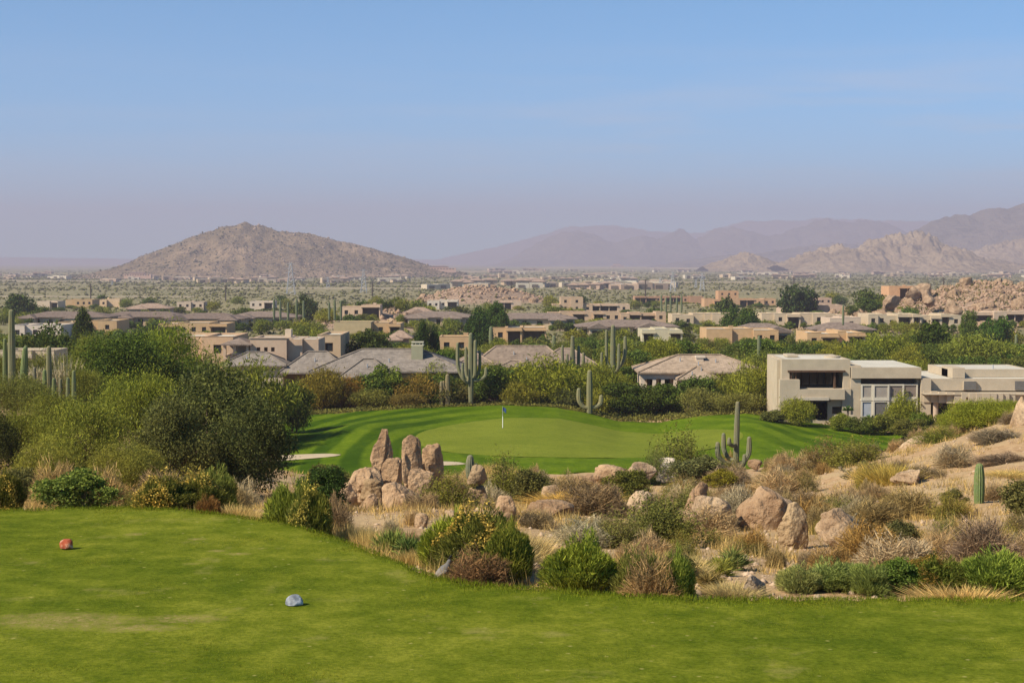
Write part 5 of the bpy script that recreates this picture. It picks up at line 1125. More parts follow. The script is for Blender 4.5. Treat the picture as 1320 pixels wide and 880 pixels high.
# the modern flat-roofed house
def modern():
    Y = 175; cx = mx(1165, Y); U = lambda u: mx(u, Y)-cx; zb = zray(549, Y); Z = lambda v: zray(v, Y)-zb; ST = (.43, .35, .25)
    e = empty('modern_house', (cx, Y, zb), 'large two-storey greige stucco house with flat roofs and tall windows', 'house'); wl = MB(); B0 = -1.5
    # left wing
    ter = (U(1018.5), U(1088), Z(500.5), Z(478)); door = (U(1042), U(1068), Z(541), Z(517)); sw = (U(1074), U(1086), Z(533), Z(524))
    shell(wl, U(1008.5), U(1097), 0, 10, B0, Z(463), .45, [ter, door, sw])
    wl.box(U(1004.5), U(1030), -.9, -.002, B0, Z(488.5)); wl.box(U(1030), U(1088), -.9, -.002, Z(514), Z(500.5)-.02); wl.box(U(1086), U(1097), -.45, -.002, B0, Z(500.5))
    wl.box(U(1018.5), U(1088), .46, 3.2, Z(501.5), Z(500.5)); wl.box(U(1024), U(1031), 3.0, 3.2, Z(500.5), Z(479))
    # chimney-like volumes on the roof
    wl.box(U(1024), U(1038), 4, 7, Z(463), Z(460)); wl.box(U(1004.5), U(1008.4), 1, 8, B0, Z(464.5))
    # middle block: parapet, curved front, glazing
    wl.box(U(1097.2), U(1110), -.3, 15, B0, Z(471))
    wl.box(U(1097.2), U(1187), -.6, 12.5, Z(487), Z(473.2)); wl.box(U(1184.2), U(1187), 0.45, 14, B0, Z(487)-.01)
    wl.box(U(1110.1), U(1187), 11.5, 12, B0, Z(487)-.01); wl.box(U(1097.2), U(1102), .0, .6, B0, Z(487)-.02)
    # right wing with the curved band
    n = 18
    for k in range(n):
        a = 1190+(1345-1190)*k/n; b = a+(1345-1190)/n; t = (k+.5)/n; off = -2.6*sin(pi*min(t*1.05, 1))-.4; wl.box(U(a), U(b), off, off+.5, Z(517.5+1.2*t), Z(503+2*t)); 
    shell(wl, U(1187.3), U(1345), .6, 14, Z(504), Z(488.5), .4); wl.box(U(1187.3), U(1345), -2.4, .59, Z(506.4), Z(505.6))
    wl.box(U(1187.4), U(1200), -.5, 3.2, B0, Z(486.8)); wl.box(U(1228), U(1345), -.1, .45, B0, Z(531)); wl.box(U(1253), U(1262), -.2, .4, Z(531), Z(518.5)) ; wl.box(U(1300), U(1345), -.2, .4, Z(531), Z(518.5))
    hs = [(U(1245), U(1260.5), Z(502.5), Z(491.5)), (U(1312), U(1330), Z(502.5), Z(491.5))]
    shell(wl, U(1234), U(1345), 3.5, 12, Z(488.6), Z(478.5), .4); wl.box(U(1244.5), U(1261), .3, .6, Z(502.6), Z(491.4)) 
    wl.box(U(1234), U(1250), 1.5, 6, Z(488.5), Z(478.4)+.25)
    wl.build('wall', M['stucco'], e, color=ST)
    rf = MB(); rf.box(U(1009.5), U(1096), .5, 9.5, Z(464.5), Z(463.8)); rf.box(U(1098), U(1186), 0, 12, Z(473.2)+.001, Z(472.9)); rf.box(U(1190), U(1344), 1.1, 13.4, Z(489.6), Z(489)); rf.box(U(1236), U(1344), 4, 11.5, Z(479.6), Z(479)); rf.build('roof', M['membrane'], e)
    mb = MB()
    for a, y_, h_, w_ in ((1072, 4, 3, 22), (1099, 8, 3, 18)): mb.tube([(U(a+w_/2), y_, Z(470)), (U(a+w_/2), y_, Z((464 if a < 1090 else 472)-h_))], [w_*.0836/2]*2, 24)
    mb.build('roof_drum', M['stucco'], e, color=ST)
    # terrace glass, dark beam and columns
    mb = MB(); mb.box(U(1016), U(1090), -.25, .44, Z(479.4), Z(477.2)); mb.box(U(1030), U(1072), -1.1, -.91, Z(515.6), Z(511)) if False else None; mb.build('terrace_beam', M['wood'], e)
    for a in (1020, 1026, 1076): mb = MB(); mb.box(U(a), U(a+1.6 if a < 1070 else a+2.2), .02, .35, Z(500.4), Z(479.5)); mb.build('column', M['wood'], e)
    f = MB()
    for k in range(6): xx = U(1031)+(U(1083)-U(1031))*k/5; f.box(xx-.05, xx+.05, 3.25, 3.35, Z(500.4), Z(479))
    f.box(U(1031)-.07, U(1083)+.07, 3.24, 3.345, Z(500.4)+.002, Z(500.4)+.14); f.box(U(1031)-.07, U(1083)+.07, 3.24, 3.345, Z(479)-.14, Z(479)-.01)
    g_ = f.build('window_frame', M['wood'], e); f = MB(); f.box(U(1031), U(1083), 3.36, 3.4, Z(500.4), Z(479)); f.build('pane', M['glass'], g_)
    mb = MB(); mb.box(U(1029), U(1067), -1.3, -.91, Z(514.6), Z(511)); mb.build('entry_beam', M['stucco'], e, color=(.46, .39, .3)); mb = MB(); mb.box(U(1030), U(1069), -1.2, -.91, Z(516.4), Z(514.7)); mb.build('entry_trim', M['wood'], e)
    mb = MB(); mb.tube([(U(1045.5), .8, B0), (U(1045.5), .8, Z(517))], [.32, .26], 12); mb.tube([(U(1045.5), .8, Z(541)), (U(1046.5), .8, Z(517))], [.5, .28], 12); mb.build('column', M['stucco'], e, color=ST)
    mb = MB(); mb.box(U(1044), U(1072), 2.6, 2.65, B0, Z(517)); mb.build('pane', M['glass'], e); opening_fill(e, *sw, .2)
    mb = MB(); mb.box(U(1072), U(1096), -2.4, -2.1, B0, Z(532)); mb.build('garden_wall', M['stucco'], e, color=(.46, .38, .28))
    # window wall: two rows of five
    def bay(u0, u1, v0, v1, dark, y): 
        f = MB(); t = .16; x0, x1, z0, z1 = U(u0), U(u1), Z(v1), Z(v0); f.box(x0, x1, y-.1, y+.1, z0, z0+t*1.3); f.box(x0, x1, y-.1, y+.1, z1-t, z1); f.box(x0, x0+t, y-.1, y+.1, z0+t*1.3, z1-t); f.box(x1-t, x1, y-.1, y+.1, z0+t*1.3, z1-t)
        w = f.build('window', M['trim'], e); f = MB(); f.box(x0+t+.01, x1-t-.01, y, y+.04, z0+t*1.3+.01, z1-t-.01); f.build('pane', M[dark], w)
    ed = [1101, 1109.5, 1124.5, 1145, 1164.5, 1184]; mats = ['wood', 'blind', 'blind', 'blind2', 'blind2']; mats2 = ['blindb', 'blindb', 'screen', 'screen', 'screen']
    for k in range(5):
        y = .25-1.1*sin(pi*(k+.5)/5); bay(ed[k], ed[k+1]-.02, 494.5, 513.6, mats[k], y); bay(ed[k], ed[k+1]-.02, 515.5, 538, mats2[k], y)
    mb = MB()
    for k in range(5): y = .25-1.1*sin(pi*(k+.5)/5); mb.box(U(ed[k]), U(ed[k+1]-.02), y-.15, y+.5, Z(515.4), Z(513.7)); mb.box(U(ed[k]), U(ed[k+1]-.02), y-.12, y+.5, B0, Z(538.1))
    mb.build('window_band', M['trim'], e)
    mb = MB(); mb.box(U(1200.2), U(1345), 3.2, 3.6, B0, Z(505)); mb.build('porch_shade_wall', M['shade'], e)  # porch shade painted into a dark back wall
    mb = MB(); mb.box(U(1098), U(1184), 1.6, 1.8, B0, Z(487.1)); mb.build('painted_shade_wall', M['shade'], e)  # dark sheet behind the windows, the recess shade put into its colour
    for q in hs: mb = MB(); mb.box(q[0], q[1], .2 if q[0] < U(1300) else .52, .62, q[2], q[3]); mb.build('clerestory_window', M['screen'], e)
    mb = MB(); mb.box(U(1201), U(1227), 3.0, 3.1, B0, Z(506.6)); mb.build('pane', M['glass'], e)
    for a in (1206, 1228): mb = MB(); mb.tube([(U(a), -.6, B0), (U(a), -.6, Z(506.6))], [.28, .28], 12); mb.build('column', M['stucco'], e, color=(.4, .3, .22))
    mb = MB(); mb.box(U(1237), U(1239.2), -3.1, -2.95, Z(512.5), Z(509)); mb.build('wall_lamp', M['wood'], e); mb = MB(); mb.box(U(1187), U(1188.2), -.75, -.52, Z(521.5), Z(519.5)); mb.build('wall_lamp', M['wood'], e)
    mb = MB(); mb.tube([(U(1299), 5, Z(479)), (U(1299), 5, Z(473.5))], [.07, .07], 6); mb.build('vent_pipe', M['steel'], e)
    BOXES.append((1006, 1340, 462, 545, Y, 'the modern house'))
M['blind'] = m_simple('window_blind', (.3, .26, .22), rough=.5, nscale=1.5, namp=.1); M['blind2'] = m_simple('window_blind_dark', (.2, .16, .13), rough=.5, nscale=1.5, namp=.1); M['blindb'] = m_simple('window_blind_pale', (.33, .35, .38), rough=.4, nscale=1.5, namp=.1)
modern()
# houses beyond
adobe(430, 478, 415, 300, (.42, .32, .18), 'plain olive ochre adobe wall house without windows', 20, 1, dep=10, short='the plain ochre house')
adobe(466, 516, 416, 296, OC, 'ochre adobe with a stepped parapet and dark doorway', 21, 3, short='the stepped ochre adobe')
hiphouse(498, 532, 426, 262, PK, TP, 'small pinkish tiled house left of the dark conifers', 22, wings=1, dep=9, short='the small pink tiled house', rise=1.4)
hiphouse(516, 614, 402, 345, BE, TL2, 'grey-brown tiled house with two roof tiers', 23, wings=2, short='the two tier roof')
adobe(566, 604, 434, 262, OC, 'plain ochre wall house behind the grey roof chimney', 24, 1, dep=8, short='the plain ochre wall')
hiphouse(627, 745, 404, 325, BE, TL2, 'wide brown tiled house with a pale eave line, centre of the view', 25, wings=2, short='the central tiled house')
adobe(622, 704, 422, 275, OC, 'ochre adobe with a dark porch and square corner pier', 26, 3, short='the corner pier adobe')
adobe(706, 858, 402, 450, PK, 'very long low pinkish adobe with a row of posts', 27, 10, dep=11, short='the very long pink adobe')
adobe(712, 764, 383, 600, PK, 'two-storey pink adobe with a white roof line', 28, 4, 2, short='the two-storey pink adobe')
adobe(738, 812, 392, 560, (.5, .36, .25), 'low tan adobe beside the two-storey pink one', 29, 4, short='the low tan adobe')
adobe(818, 906, 382, 590, RB, 'long red-brown house with wide dark porches', 30, 6, short='the red-brown house')
adobe(926, 952, 375, 565, (.47, .27, .15), 'two-storey orange adobe on the rise', 31, 2, 2, short='the orange adobe')
adobe(908, 1000, 385, 552, (.46, .28, .16), 'orange adobe compound spread below the two-storey one', 32, 6, short='the orange compound')
adobe(866, 946, 404, 430, (.47, .36, .24), 'long cream adobe with shaded bays, left of the round tree', 33, 6, short='the cream adobe')
adobe(982, 1090, 404, 420, (.48, .37, .25), 'long flat cream adobe with three dark bays', 34, 7, short='the three bay adobe')
adobe(1008, 1086, 393, 480, (.46, .33, .24), 'low tan adobe above the three bay one', 35, 4, short='the upper tan adobe')
adobe(1044, 1072, 384, 560, (.42, .28, .2), 'small brown adobe left of the boulder hill', 36, 2, short='the small brown adobe')
hiphouse(945, 1020, 417, 305, BE, TL2, 'grey-brown tiled roof behind the rounded ochre adobe', 37, wings=1, short='the rounded adobe roof')
adobe(911, 1004, 424, 275, OC, 'rounded ochre adobe with two dark windows', 38, 3, short='the rounded ochre adobe')
hiphouse(1046, 1130, 416, 300, BE, TL2, 'brown tiled roof behind the ochre adobe with wing walls', 39, wings=1, short='the tiled roof by the wing walls')
adobe(1040, 1114, 427, 272, OC, 'ochre adobe with tall wing walls beside its porch', 40, 4, short='the wing wall adobe')
adobe(1118, 1240, 405, 395, (.47, .37, .25), 'long cream adobe with a row of square windows below the boulder hill', 41, 9, short='the cream row-window adobe')
adobe(1254, 1350, 402, 385, (.46, .34, .24), 'pinkish flat adobe at the far right below the boulder hill', 42, 4, short='the far right adobe')
adobe(1146, 1196, 369, 590, (.5, .29, .16), 'orange adobe with arched openings on top of the boulder hill', 43, 3, short='the arched orange adobe')
adobe(828, 880, 424, 290, (.46, .4, .27), 'khaki adobe with a dark shaded side and pale chimney', 44, 3, short='the khaki adobe')
hiphouse(742, 876, 413, 360, BE, TL2, 'low brown tiled roof below the very long pink adobe', 45, wings=2, short='the low brown roof')
adobe(551, 590, 387, 600, (.55, .47, .38), 'pale greyish adobe below the distant rock mound', 46, 3, short='the pale far adobe')
hiphouse(520, 560, 396, 430, PK, TP, 'small roof with a dark clerestory above the two roof tiers', 47, wings=1, short='the clerestory roof')
adobe(440, 490, 393, 560, (.54, .38, .25), 'tan adobe on the bare rocky rise', 48, 2, dep=9, short='the rocky rise adobe')
adobe(84, 120, 386, 640, OC, 'small ochre adobe beneath the leftmost wooden pole', 49, 2, short='the pole adobe')
adobe(122, 154, 385, 650, (.6, .42, .26), 'peach adobe right of the leftmost wooden pole', 50, 2, short='the peach adobe')
hiphouse(172, 215, 391, 620, PK, TP, 'far pink hipped roof among the dark trees', 51, wings=1, short='the far pink hip roof')
adobe(48, 74, 388, 630, (.55, .42, .3), 'small tan adobe deep in the far left trees', 52, 2, short='the far left tan adobe')
adobe(228, 262, 389, 640, (.5, .38, .28), 'low tan adobe near the second wooden pole', 53, 2, short='the second pole adobe')
adobe(322, 352, 388, 640, (.55, .44, .34), 'pale low adobe in the trees left of the saguaro row', 54, 2, short='the saguaro row adobe')
adobe(1070, 1110, 409, 372, (.5, .38, .28), 'small tan adobe filling the gap between the two long cream ones', 55, 2, short='the gap adobe')
adobe(640, 672, 388, 620, (.5, .36, .26), 'brown adobe at the foot of the distant rock mound', 56, 2, short='the mound foot adobe')
# ---------------------------------------------------------------- boulder hill and rock mounds
RB_ = [rock_mesh(200+i, 1, 1, 1, .42+.03*i, 4, 1.3, .12*(i % 3), .0, 11) for i in range(8)]
def boulders(n, u0, u1, v0, v1, Y0, Y1, s0, s1, col, label, group, seed, power=2.5):
    r = random.Random(seed)
    for _ in range(n):
        Y = r.uniform(Y0, Y1); u = r.uniform(u0, u1); x = mx(u, Y); z = Hs(x, Y); s = s0+(s1-s0)*r.random()**power; k = r.uniform(.85, 1.1)
        o = obj('granite_boulder', RB_[r.randrange(8)], M['rock'], None, (x, Y, z+s*.12), tuple(c*k for c in col)); o.scale = (s*r.uniform(.8, 1.3), s, s*r.uniform(.55, 1.05)); o.rotation_euler = (r.uniform(-.3, .3), r.uniform(-.3, .3), r.uniform(0, 6.3)); tag(o, label, 'boulder', group)
boulders(175, 1070, 1345, 0, 0, 465, 575, 1.3, 5.5, (.38, .27, .18), 'tan granite boulder tumbled among others on the boulder hill above the long cream houses', 'boulders of the boulder hill', 1, 1.8)
boulders(40, 540, 690, 0, 0, 880, 950, 2, 6, (.37, .265, .18), 'tan granite boulder in the distant rock mound beyond the village', 'boulders of the distant rock mound', 2)
boulders(26, 440, 545, 0, 0, 480, 540, 1, 3, (.4, .29, .19), 'pale boulder on the bare rocky rise behind the stepped ochre adobe', 'boulders of the bare rocky rise', 3)
for (u, v, Y, s, l) in ((1178, 377, 548, 6.5, 'big square boulder near the top of the boulder hill'), (1190, 375, 550, 6.5, 'split twin boulder near the top of the boulder hill'), (1282, 374, 555, 8.5, 'egg shaped boulder crowning the boulder hill'), (1300, 379, 548, 6, 'broken edged boulder right of the egg shaped one'), (1147, 388, 510, 6.5, 'large overhanging boulder on the flank of the boulder hill'), (1228, 398, 478, 6.5, 'pointed boulder low on the boulder hill'), (1196, 385, 520, 6.5, 'flat dark-bottomed boulder mid boulder hill')):
    x = mx(u, Y); o = obj('granite_boulder', RB_[int(u) % 8], M['rock'], None, (x, Y, zray(v, Y)), (.37, .265, .18)); o.scale = (s, s*.9, s*.85); o.rotation_euler = (0, 0, u); tag(o, l, 'boulder')
# ---------------------------------------------------------------- trees among and behind the houses
LM = [((b[0]+b[1])/2, (b[2]+b[3])/2, b[5], b[4], b[0], b[1]) for b in BOXES if b[5]]
def blocked(u, vt, w, Y):
    for (a, b, t, bt, Yh, s) in BOXES:
        if Yh > Y-2 and a-w*.35 < u < b+w*.35 and vt < t+(bt-t)*(.42 if Yh > 240 else .5) : return True
        if abs(Yh+6-Y) < 11 and a-w*.3 < u < b+w*.3: return True
    return False
CO = {'mesquite': [(.06, .08, .025), (.05, .075, .025), (.075, .085, .03)], 'palo': [(.13, .145, .035), (.15, .15, .035), (.11, .13, .04), (.13, .14, .06)], 'round': [(.055, .08, .027), (.065, .095, .03), (.07, .105, .035)]}
PH = {('mesquite', 0): 'olive mesquite tree', ('mesquite', 1): 'dark mesquite tree', ('mesquite', 2): 'dull mesquite tree', ('palo', 0): 'light green palo verde', ('palo', 1): 'yellowish palo verde', ('palo', 2): 'mid green palo verde', ('palo', 3): 'grey-green palo verde', ('round', 0): 'dark leafy tree', ('round', 1): 'dense green tree', ('round', 2): 'fresh green tree'}
rr = random.Random(77); nt_ = 0
def band(n, Y0, Y1, v0, v1, w0, w1, u0=-20, u1=1340, kinds=('mesquite', 'palo', 'palo', 'round')):
    global nt_
    k = 0; tries = 0; placed = []
    while k < n and tries < n*30:
        tries += 1; Y = rr.uniform(Y0, Y1); u = rr.uniform(u0, u1); w = rr.uniform(w0, w1); x = mx(u, Y); z = H(x, Y); h = w*Y/F*rr.uniform(.55, .8); vt = proj(x, Y, z+h)[1]
        while vt < v0 or blocked(u, vt, w, Y):
            h *= .85; vt = proj(x, Y, z+h)[1]
            if h < 1.2: break
        if h < 1.2 or any(abs(u-a) < (w+b)*.22 and abs(Y-c) < 6 for a, b, c in placed): continue
        kd = rr.choice(kinds); ci = rr.randrange(len(CO[kd])); jt = rr.uniform(.88, 1.15); placed.append((u, w, Y)); k += 1; nt_ += 1
        tree(kd, x, Y, min(w*Y/F, h*2.2), h, tuple(c*jt for c in CO[kd][ci]), phrase=PH[(kd, ci)])
band(60, 188, 222, 462, 520, 40, 78, 380, 1000)
band(34, 196, 262, 440, 500, 45, 85, 985, 1340)
band(44, 215, 270, 430, 500, 38, 75, -20, 1000)
band(46, 236, 300, 418, 480, 30, 62)
band(62, 300, 420, 398, 450, 22, 44)
band(110, 420, 620, 382, 430, 14, 34)
band(40, 620, 900, 376, 410, 10, 24)
print('trees', nt_)
for (a, b, t, bt, Yh, s) in BOXES:                                   # greenery standing right before each house
    if Yh < 231 or 'boulder' in str(s) or a > 1000 and Yh > 575: continue
    vis = 15 if Yh < 330 else 12 if Yh < 430 else 10 if Yh < 540 else 8
    if s in ('the two-storey pink adobe', 'the orange adobe'): vis = 13
    u = a-4
    while u < b+4:
        w_ = rr.uniform(11, 24)*(1.15 if Yh < 400 else .85); Y = Yh-rr.uniform(4.5, 9); x = mx(u, Y); z = H(x, Y); vt = t+vis+rr.uniform(-2.5, 4.5); h = zray(vt, Y)-z
        if h > .8:
            kd = rr.choice(('mesquite', 'palo', 'palo', 'round')); ci = rr.randrange(len(CO[kd])); jt = rr.uniform(.9, 1.2)
            tree(kd, x, Y, w_*Y/F, h, tuple(c*jt for c in CO[kd][ci]), phrase={'mesquite': 'olive yard shrub', 'palo': 'light yard shrub', 'round': 'green yard shrub'}[kd], name={'mesquite': 'olive_shrub', 'palo': 'light_shrub', 'round': 'green_shrub'}[kd], lod=2)
        u += w_*rr.uniform(.6, 1.25)
for (kd, u, w, vt, Y, c, l) in [
  ('round', 545, 20, 414, 255, (.03, .05, .018), 'tall dark conifer-like tree behind the grey roof chimney'), ('round', 560, 16, 419, 256, (.03, .05, .018), 'narrow dark tree next to the tall conifer-like one'),
  ('round', 476, 62, 426, 236, (.045, .06, .025), 'dark umbrella tree above the left slope of the grey roof'), ('round', 572, 40, 452, 222, (.06, .1, .025), 'bushy green tree right of the grey roof chimney'),
  ('round', 618, 34, 396, 330, (.03, .055, .02), 'dark tree cluster between the two tier roof and the central tiled house'), ('round', 640, 34, 390, 380, (.04, .07, .02), 'dark green tree above the central tiled house'),
  ('round', 108, 28, 398, 296, (.035, .05, .018), 'small dark tree before the gap between the first tiled roofs'), ('mesquite', 396, 28, 378, 520, (.04, .055, .025), 'round dark tree near the distant lattice tower'),
  ('round', 952, 54, 396, 410, (.05, .08, .025), 'broad green tree between the cream adobe and the three bay adobe'), ('round', 1022, 40, 368, 600, (.035, .055, .025), 'dark tree mass right of the orange compound'), ('round', 1040, 30, 370, 606, (.035, .055, .025), 'smaller dark tree right of the dark tree mass'),
  ('mesquite', 1120, 44, 372, 560, (.055, .075, .025), 'green tree left of the arched orange adobe'), ('round', 1250, 24, 399, 370, (.06, .09, .025), 'small round tree between the row-window adobe and the far right one'), ('round', 1282, 38, 407, 350, (.04, .08, .02), 'vivid dark green tree in front of the far right adobe'),
  ('round', 1202, 66, 414, 265, (.04, .06, .018), 'tallest dark tree behind the modern house roof'), ('palo', 1140, 84, 432, 250, (.13, .15, .03), 'wide yellowish tree behind the modern house middle roof'), ('palo', 1262, 96, 432, 240, (.12, .14, .04), 'wide pale green tree behind the modern house right wing'), ('round', 1310, 60, 452, 236, (.04, .08, .02), 'dark green tree at the right edge behind the modern house'),
  ('round', 985, 60, 436, 245, (.06, .09, .025), 'green tree mass above the right end of the beige hip roof'), ('round', 880, 60, 440, 250, (.06, .09, .025), 'green tree above the beige hip roof'), ('palo', 850, 60, 436, 240, (.14, .15, .03), 'light tree left of the beige hip roof ridge'), ('mesquite', 25, 40, 380, 560, (.04, .06, .025), 'dark tree left of the far left tan adobe'), ('round', 935, 26, 382, 540, (.05, .07, .03), 'round tree in front of the orange compound')]: T(kd, u, w, vt, Y, c, l, lod=1 if Y < 430 else 2)
# ---------------------------------------------------------------- dry shrubs that fill the slope
cols = [('dry', (.27, .21, .13), 'brown-grey dry shrub'), ('dry', (.34, .25, .18), 'tan dry shrub'), ('dry', (.22, .17, .14), 'dusky purple dry shrub'), ('dry', (.36, .31, .26), 'silvery dry shrub'), ('dry', (.3, .2, .1), 'rusty dry shrub'), ('wispy', (.16, .16, .06), 'olive wispy shrub'), ('wispy', (.19, .17, .05), 'yellow-green wispy shrub'), ('leafy', (.13, .13, .06), 'grey-green leafy shrub'), ('straw', (.47, .35, .17), 'golden grass tuft'), ('straw', (.5, .4, .24), 'pale straw tuft')]
KEEP = list(ROCKS)+[(440, 575, 556, 668, 60), (940, 960, 515, 596, 100), (1255, 1272, 592, 655, 47), (1240, 1290, 512, 580, 92)]
KEEP += [(o_[0]-o_[1]/2, o_[0]+o_[1]/2, o_[2], o_[3], o_[4]) for o_ in NAMED]
pl = []; tries = 0
def slope(n, Y0, Y1, u0, u1, w0, w1, straw=True):
    global tries
    k = 0; t = 0
    while k < n and t < n*40:
        t += 1; Y = math.exp(rr.uniform(math.log(Y0), math.log(Y1))); u = rr.uniform(u0, u1); x = mx(u, Y); w = rr.uniform(w0, w1)
        if Y < float(tee_edge(u))+w*.7: continue
        _, _, yf, yb = green_z(u, Y)
        if 335 < u < 1190 and yf-1 < Y < yb+1: continue
        if any((x-a)**2+(Y-b)**2 < ((w+c)*.36)**2 for a, b, c in pl): continue
        uu, vv_ = proj(x, Y, H(x, Y))
        if 1020 < uu < 1110 and 618 < vv_ < 655: continue                 # the open sandy patch
        if 425 < uu < 700 and 585 < vv_ < 650 and Y < 60: continue        # keep the rock pile clear
        if 560 < uu < 1345 and Y > 55 and proj(x, Y, H(x, Y)+w*.6)[1] < np.interp(uu, [560, 640, 700, 780, 860, 900, 960, 1050, 1120, 1180, 1240, 1320], [602, 598, 606, 604, 596, 594, 588, 580, 574, 556, 538, 520]): continue
        wp = w*F/Y*.5; vtop_ = proj(x, Y, H(x, Y)+w*.62)[1]
        if any(Y < rY+.3 and uu+wp*.8 > a and uu-wp*.8 < b and vtop_ < t+(bb-t)*.72 and vv_ > t for (a, b, t, bb, rY) in KEEP): continue
        pl.append((x, Y, w)); k += 1; kd, c, ph = cols[rr.choices(range(10), [6, 7, 3, 4, 2, 6, 6, 4, 2*straw, 2*straw])[0]]; j = rr.uniform(.85, 1.15)
        bush(kd, x, Y, w, w*rr.uniform(.5, .75)*(1.2 if kd == 'straw' else 1), tuple(q*j for q in c), phrase=ph, dense=1.0)
slope(105, 21.5, 40, 420, 1345, .45, 1.1); slope(150, 40, 80, 400, 1345, .8, 1.9); slope(85, 80, 126, 600, 1345, 1.2, 2.6); slope(45, 52, 100, 1120, 1345, .9, 1.9); slope(16, 30, 90, 1345, 1460, .8, 1.8); slope(14, 30, 50, -20, 430, .9, 1.6, False); slope(40, 120, 170, 1180, 1345, 1.5, 3)
# scrub under the trees behind the green and between the houses: past counting
r = RS(41); n = 26000; Y = np.exp(r.uniform(math.log(186), math.log(430), n)); u = r.uniform(-60, 1380, n); x = (u-660)/F*Y; k = np.ones(n, bool)
for (a, b, t_, bt, Yh, s) in BOXES: k &= ~((u > a-2) & (u < b+2) & (Y > Yh-5) & (Y < Yh+17))
x = x[k]; Y = Y[k]; z = terr(x, Y); n = len(x); s = .3+.6*r.rand(n)**2; i = np.repeat(np.arange(n), 14); d = rdir(r, len(i)); c = np.stack([x[i], Y[i], z[i]+.15], 1)+d*s[i][:, None]*np.array([1, 1, .7]); v, f = leaves(r, c, .34, .2, .3)
stuff('undergrowth', mesh('undergrowth', v, f), M['leaf'], (.12, .12, .045))
# ---------------------------------------------------------------- poles, pylons, walls and houses of the far plain
WORDS = ['first', 'second', 'third', 'fourth', 'fifth', 'sixth', 'seventh', 'eighth', 'ninth', 'tenth']
for i, (u, vt, vb) in enumerate(((117, 366, 388), (291, 367, 389), (480, 364, 386), (659, 362, 386), (832, 360, 379), (1023, 357, 373), (1216, 358, 371))):
    Y = 1000; x = mx(u, Y); zb = zray(vb, Y); h = zray(vt, Y)-zb; e = empty('utility_pole', (x, Y, zb), 'dark wooden utility pole, '+WORDS[i]+' from the left of the line crossing the plain', 'utility pole'); mb = MB(); mb.tube([(0, 0, -2), (0, 0, h)], [.42, .3], 7); mb.build('post', M['polewood'], e); mb = MB()
    for q in (.93, .84): mb.box(-1.1, 1.1, -.1, .1, h*q, h*q+.22)
    mb.build('crossarm', M['polewood'], e)
for i, (u, vt, vb, Y) in enumerate(((375, 338, 388, 1250), (423, 357, 383, 1700), (469, 347, 382, 1350), (851, 358, 380, 1700), (867, 350, 378, 1450), (897, 360, 380, 1700), (905, 352, 378, 1500), (145, 362, 382, 1900))):
    x = mx(u, Y); zb = zray(vb, Y); h = zray(vt, Y)-zb; e = empty('lattice_pylon', (x, Y, zb), 'pale steel lattice pylon, '+WORDS[7 if i == 7 else i]+(' and fainter one by the leftmost wooden pole' if i == 7 else ' from the left of those past the village'), 'pylon'); mb = MB(); w = h*.13; cs = [(-1, -1), (1, -1), (1, 1), (-1, 1)]
    L_ = lambda t: w*(1-t*.85)
    for a, b in cs: mb.tube([(a*w, b*w, 0), (a*w*.15, b*w*.15, h)], [.2, .14], 4)
    for q in range(7):
        t0, t1 = q/7, (q+1)/7
        for k in range(4): a, b = cs[k], cs[(k+1) % 4]; mb.tube([(a[0]*L_(t0), a[1]*L_(t0), h*t0), (b[0]*L_(t1), b[1]*L_(t1), h*t1)], [.09, .09], 3); mb.tube([(b[0]*L_(t0), b[1]*L_(t0), h*t0), (a[0]*L_(t1), a[1]*L_(t1), h*t1)], [.09, .09], 3)
    mb.build('lattice', M['steel'], e); mb = MB()
    for q in (.72, .83, .94): mb.tube([(-h*.15, 0, h*q), (0, 0, h*q+.6), (h*.15, 0, h*q)], [.08, .2, .08], 4)
    mb.build('crossarm', M['steel'], e)
for i, (u0, u1, v, Y, l) in enumerate(((0, 250, 379.5, 1150, 'long pale wall crossing the plain before the leftmost pole'), (200, 560, 372, 1600, 'long pale wall below the brown hill'), (470, 700, 351, 5000, 'pale embankment right of the brown hill foot'), (640, 1000, 366.5, 2100, 'pale wall line across the middle plain'), (700, 960, 345.5, 7500, 'thin pale embankment under the far mountains'), (-20, 330, 364, 2400, 'pale wall line among the far left houses'))):
    e = MB(); n_ = 24
    for k in range(n_):
        a = mx(u0+(u1-u0)*k/n_, Y); b = mx(u0+(u1-u0)*(k+1)/n_, Y); zz = Hs((a+b)/2, Y); e.box(a, b, Y, Y+.8, zz-1, zz+1.6*Y/1600)
    o = e.build('boundary_wall', M['yardwall']); tag(o, l, 'wall')
FH = []
for k in range(5):
    w = MB(); rf = MB(); wds = []; q = random.Random(k)
    for j in range(2+k % 2): a = -7+j*6.2; b = a+6.1; t = q.uniform(3, 4.6); w.box(a, b, -4+q.uniform(-1, 1), 5, -1, t); (rf.hip(a-.5, b+.5, -5.6, 5.6, t+.02, t+1.6) if k % 3 == 0 else rf.box(a+.3, b-.3, -2.6, 4.7, t+.01, t+.1)); wd = MB(); wd.box(a+1, b-2.2, -5.2, -5.05, .5, t-1); wds.append(mesh('window', wd.v, wd.f))
    FH.append((mesh('wall', w.v, w.f), mesh('roof', rf.v, rf.f), wds, k % 3 == 0))
q = random.Random(12); zones = [(58, -10, 560, 352, 366, 'tiny pale house on the plain below the brown hill', 'houses scattered below the brown hill'), (54, 600, 1000, 347, 362, 'tiny pale house on the plain before the central far mountains', 'houses scattered before the central far mountains'), (46, 1000, 1330, 346, 360, 'tiny pale house on the plain under the rocky foothill', 'houses scattered under the rocky foothill'), (26, 560, 900, 366, 374, 'small tan house on the near plain past the rock mound', 'houses on the near plain')]
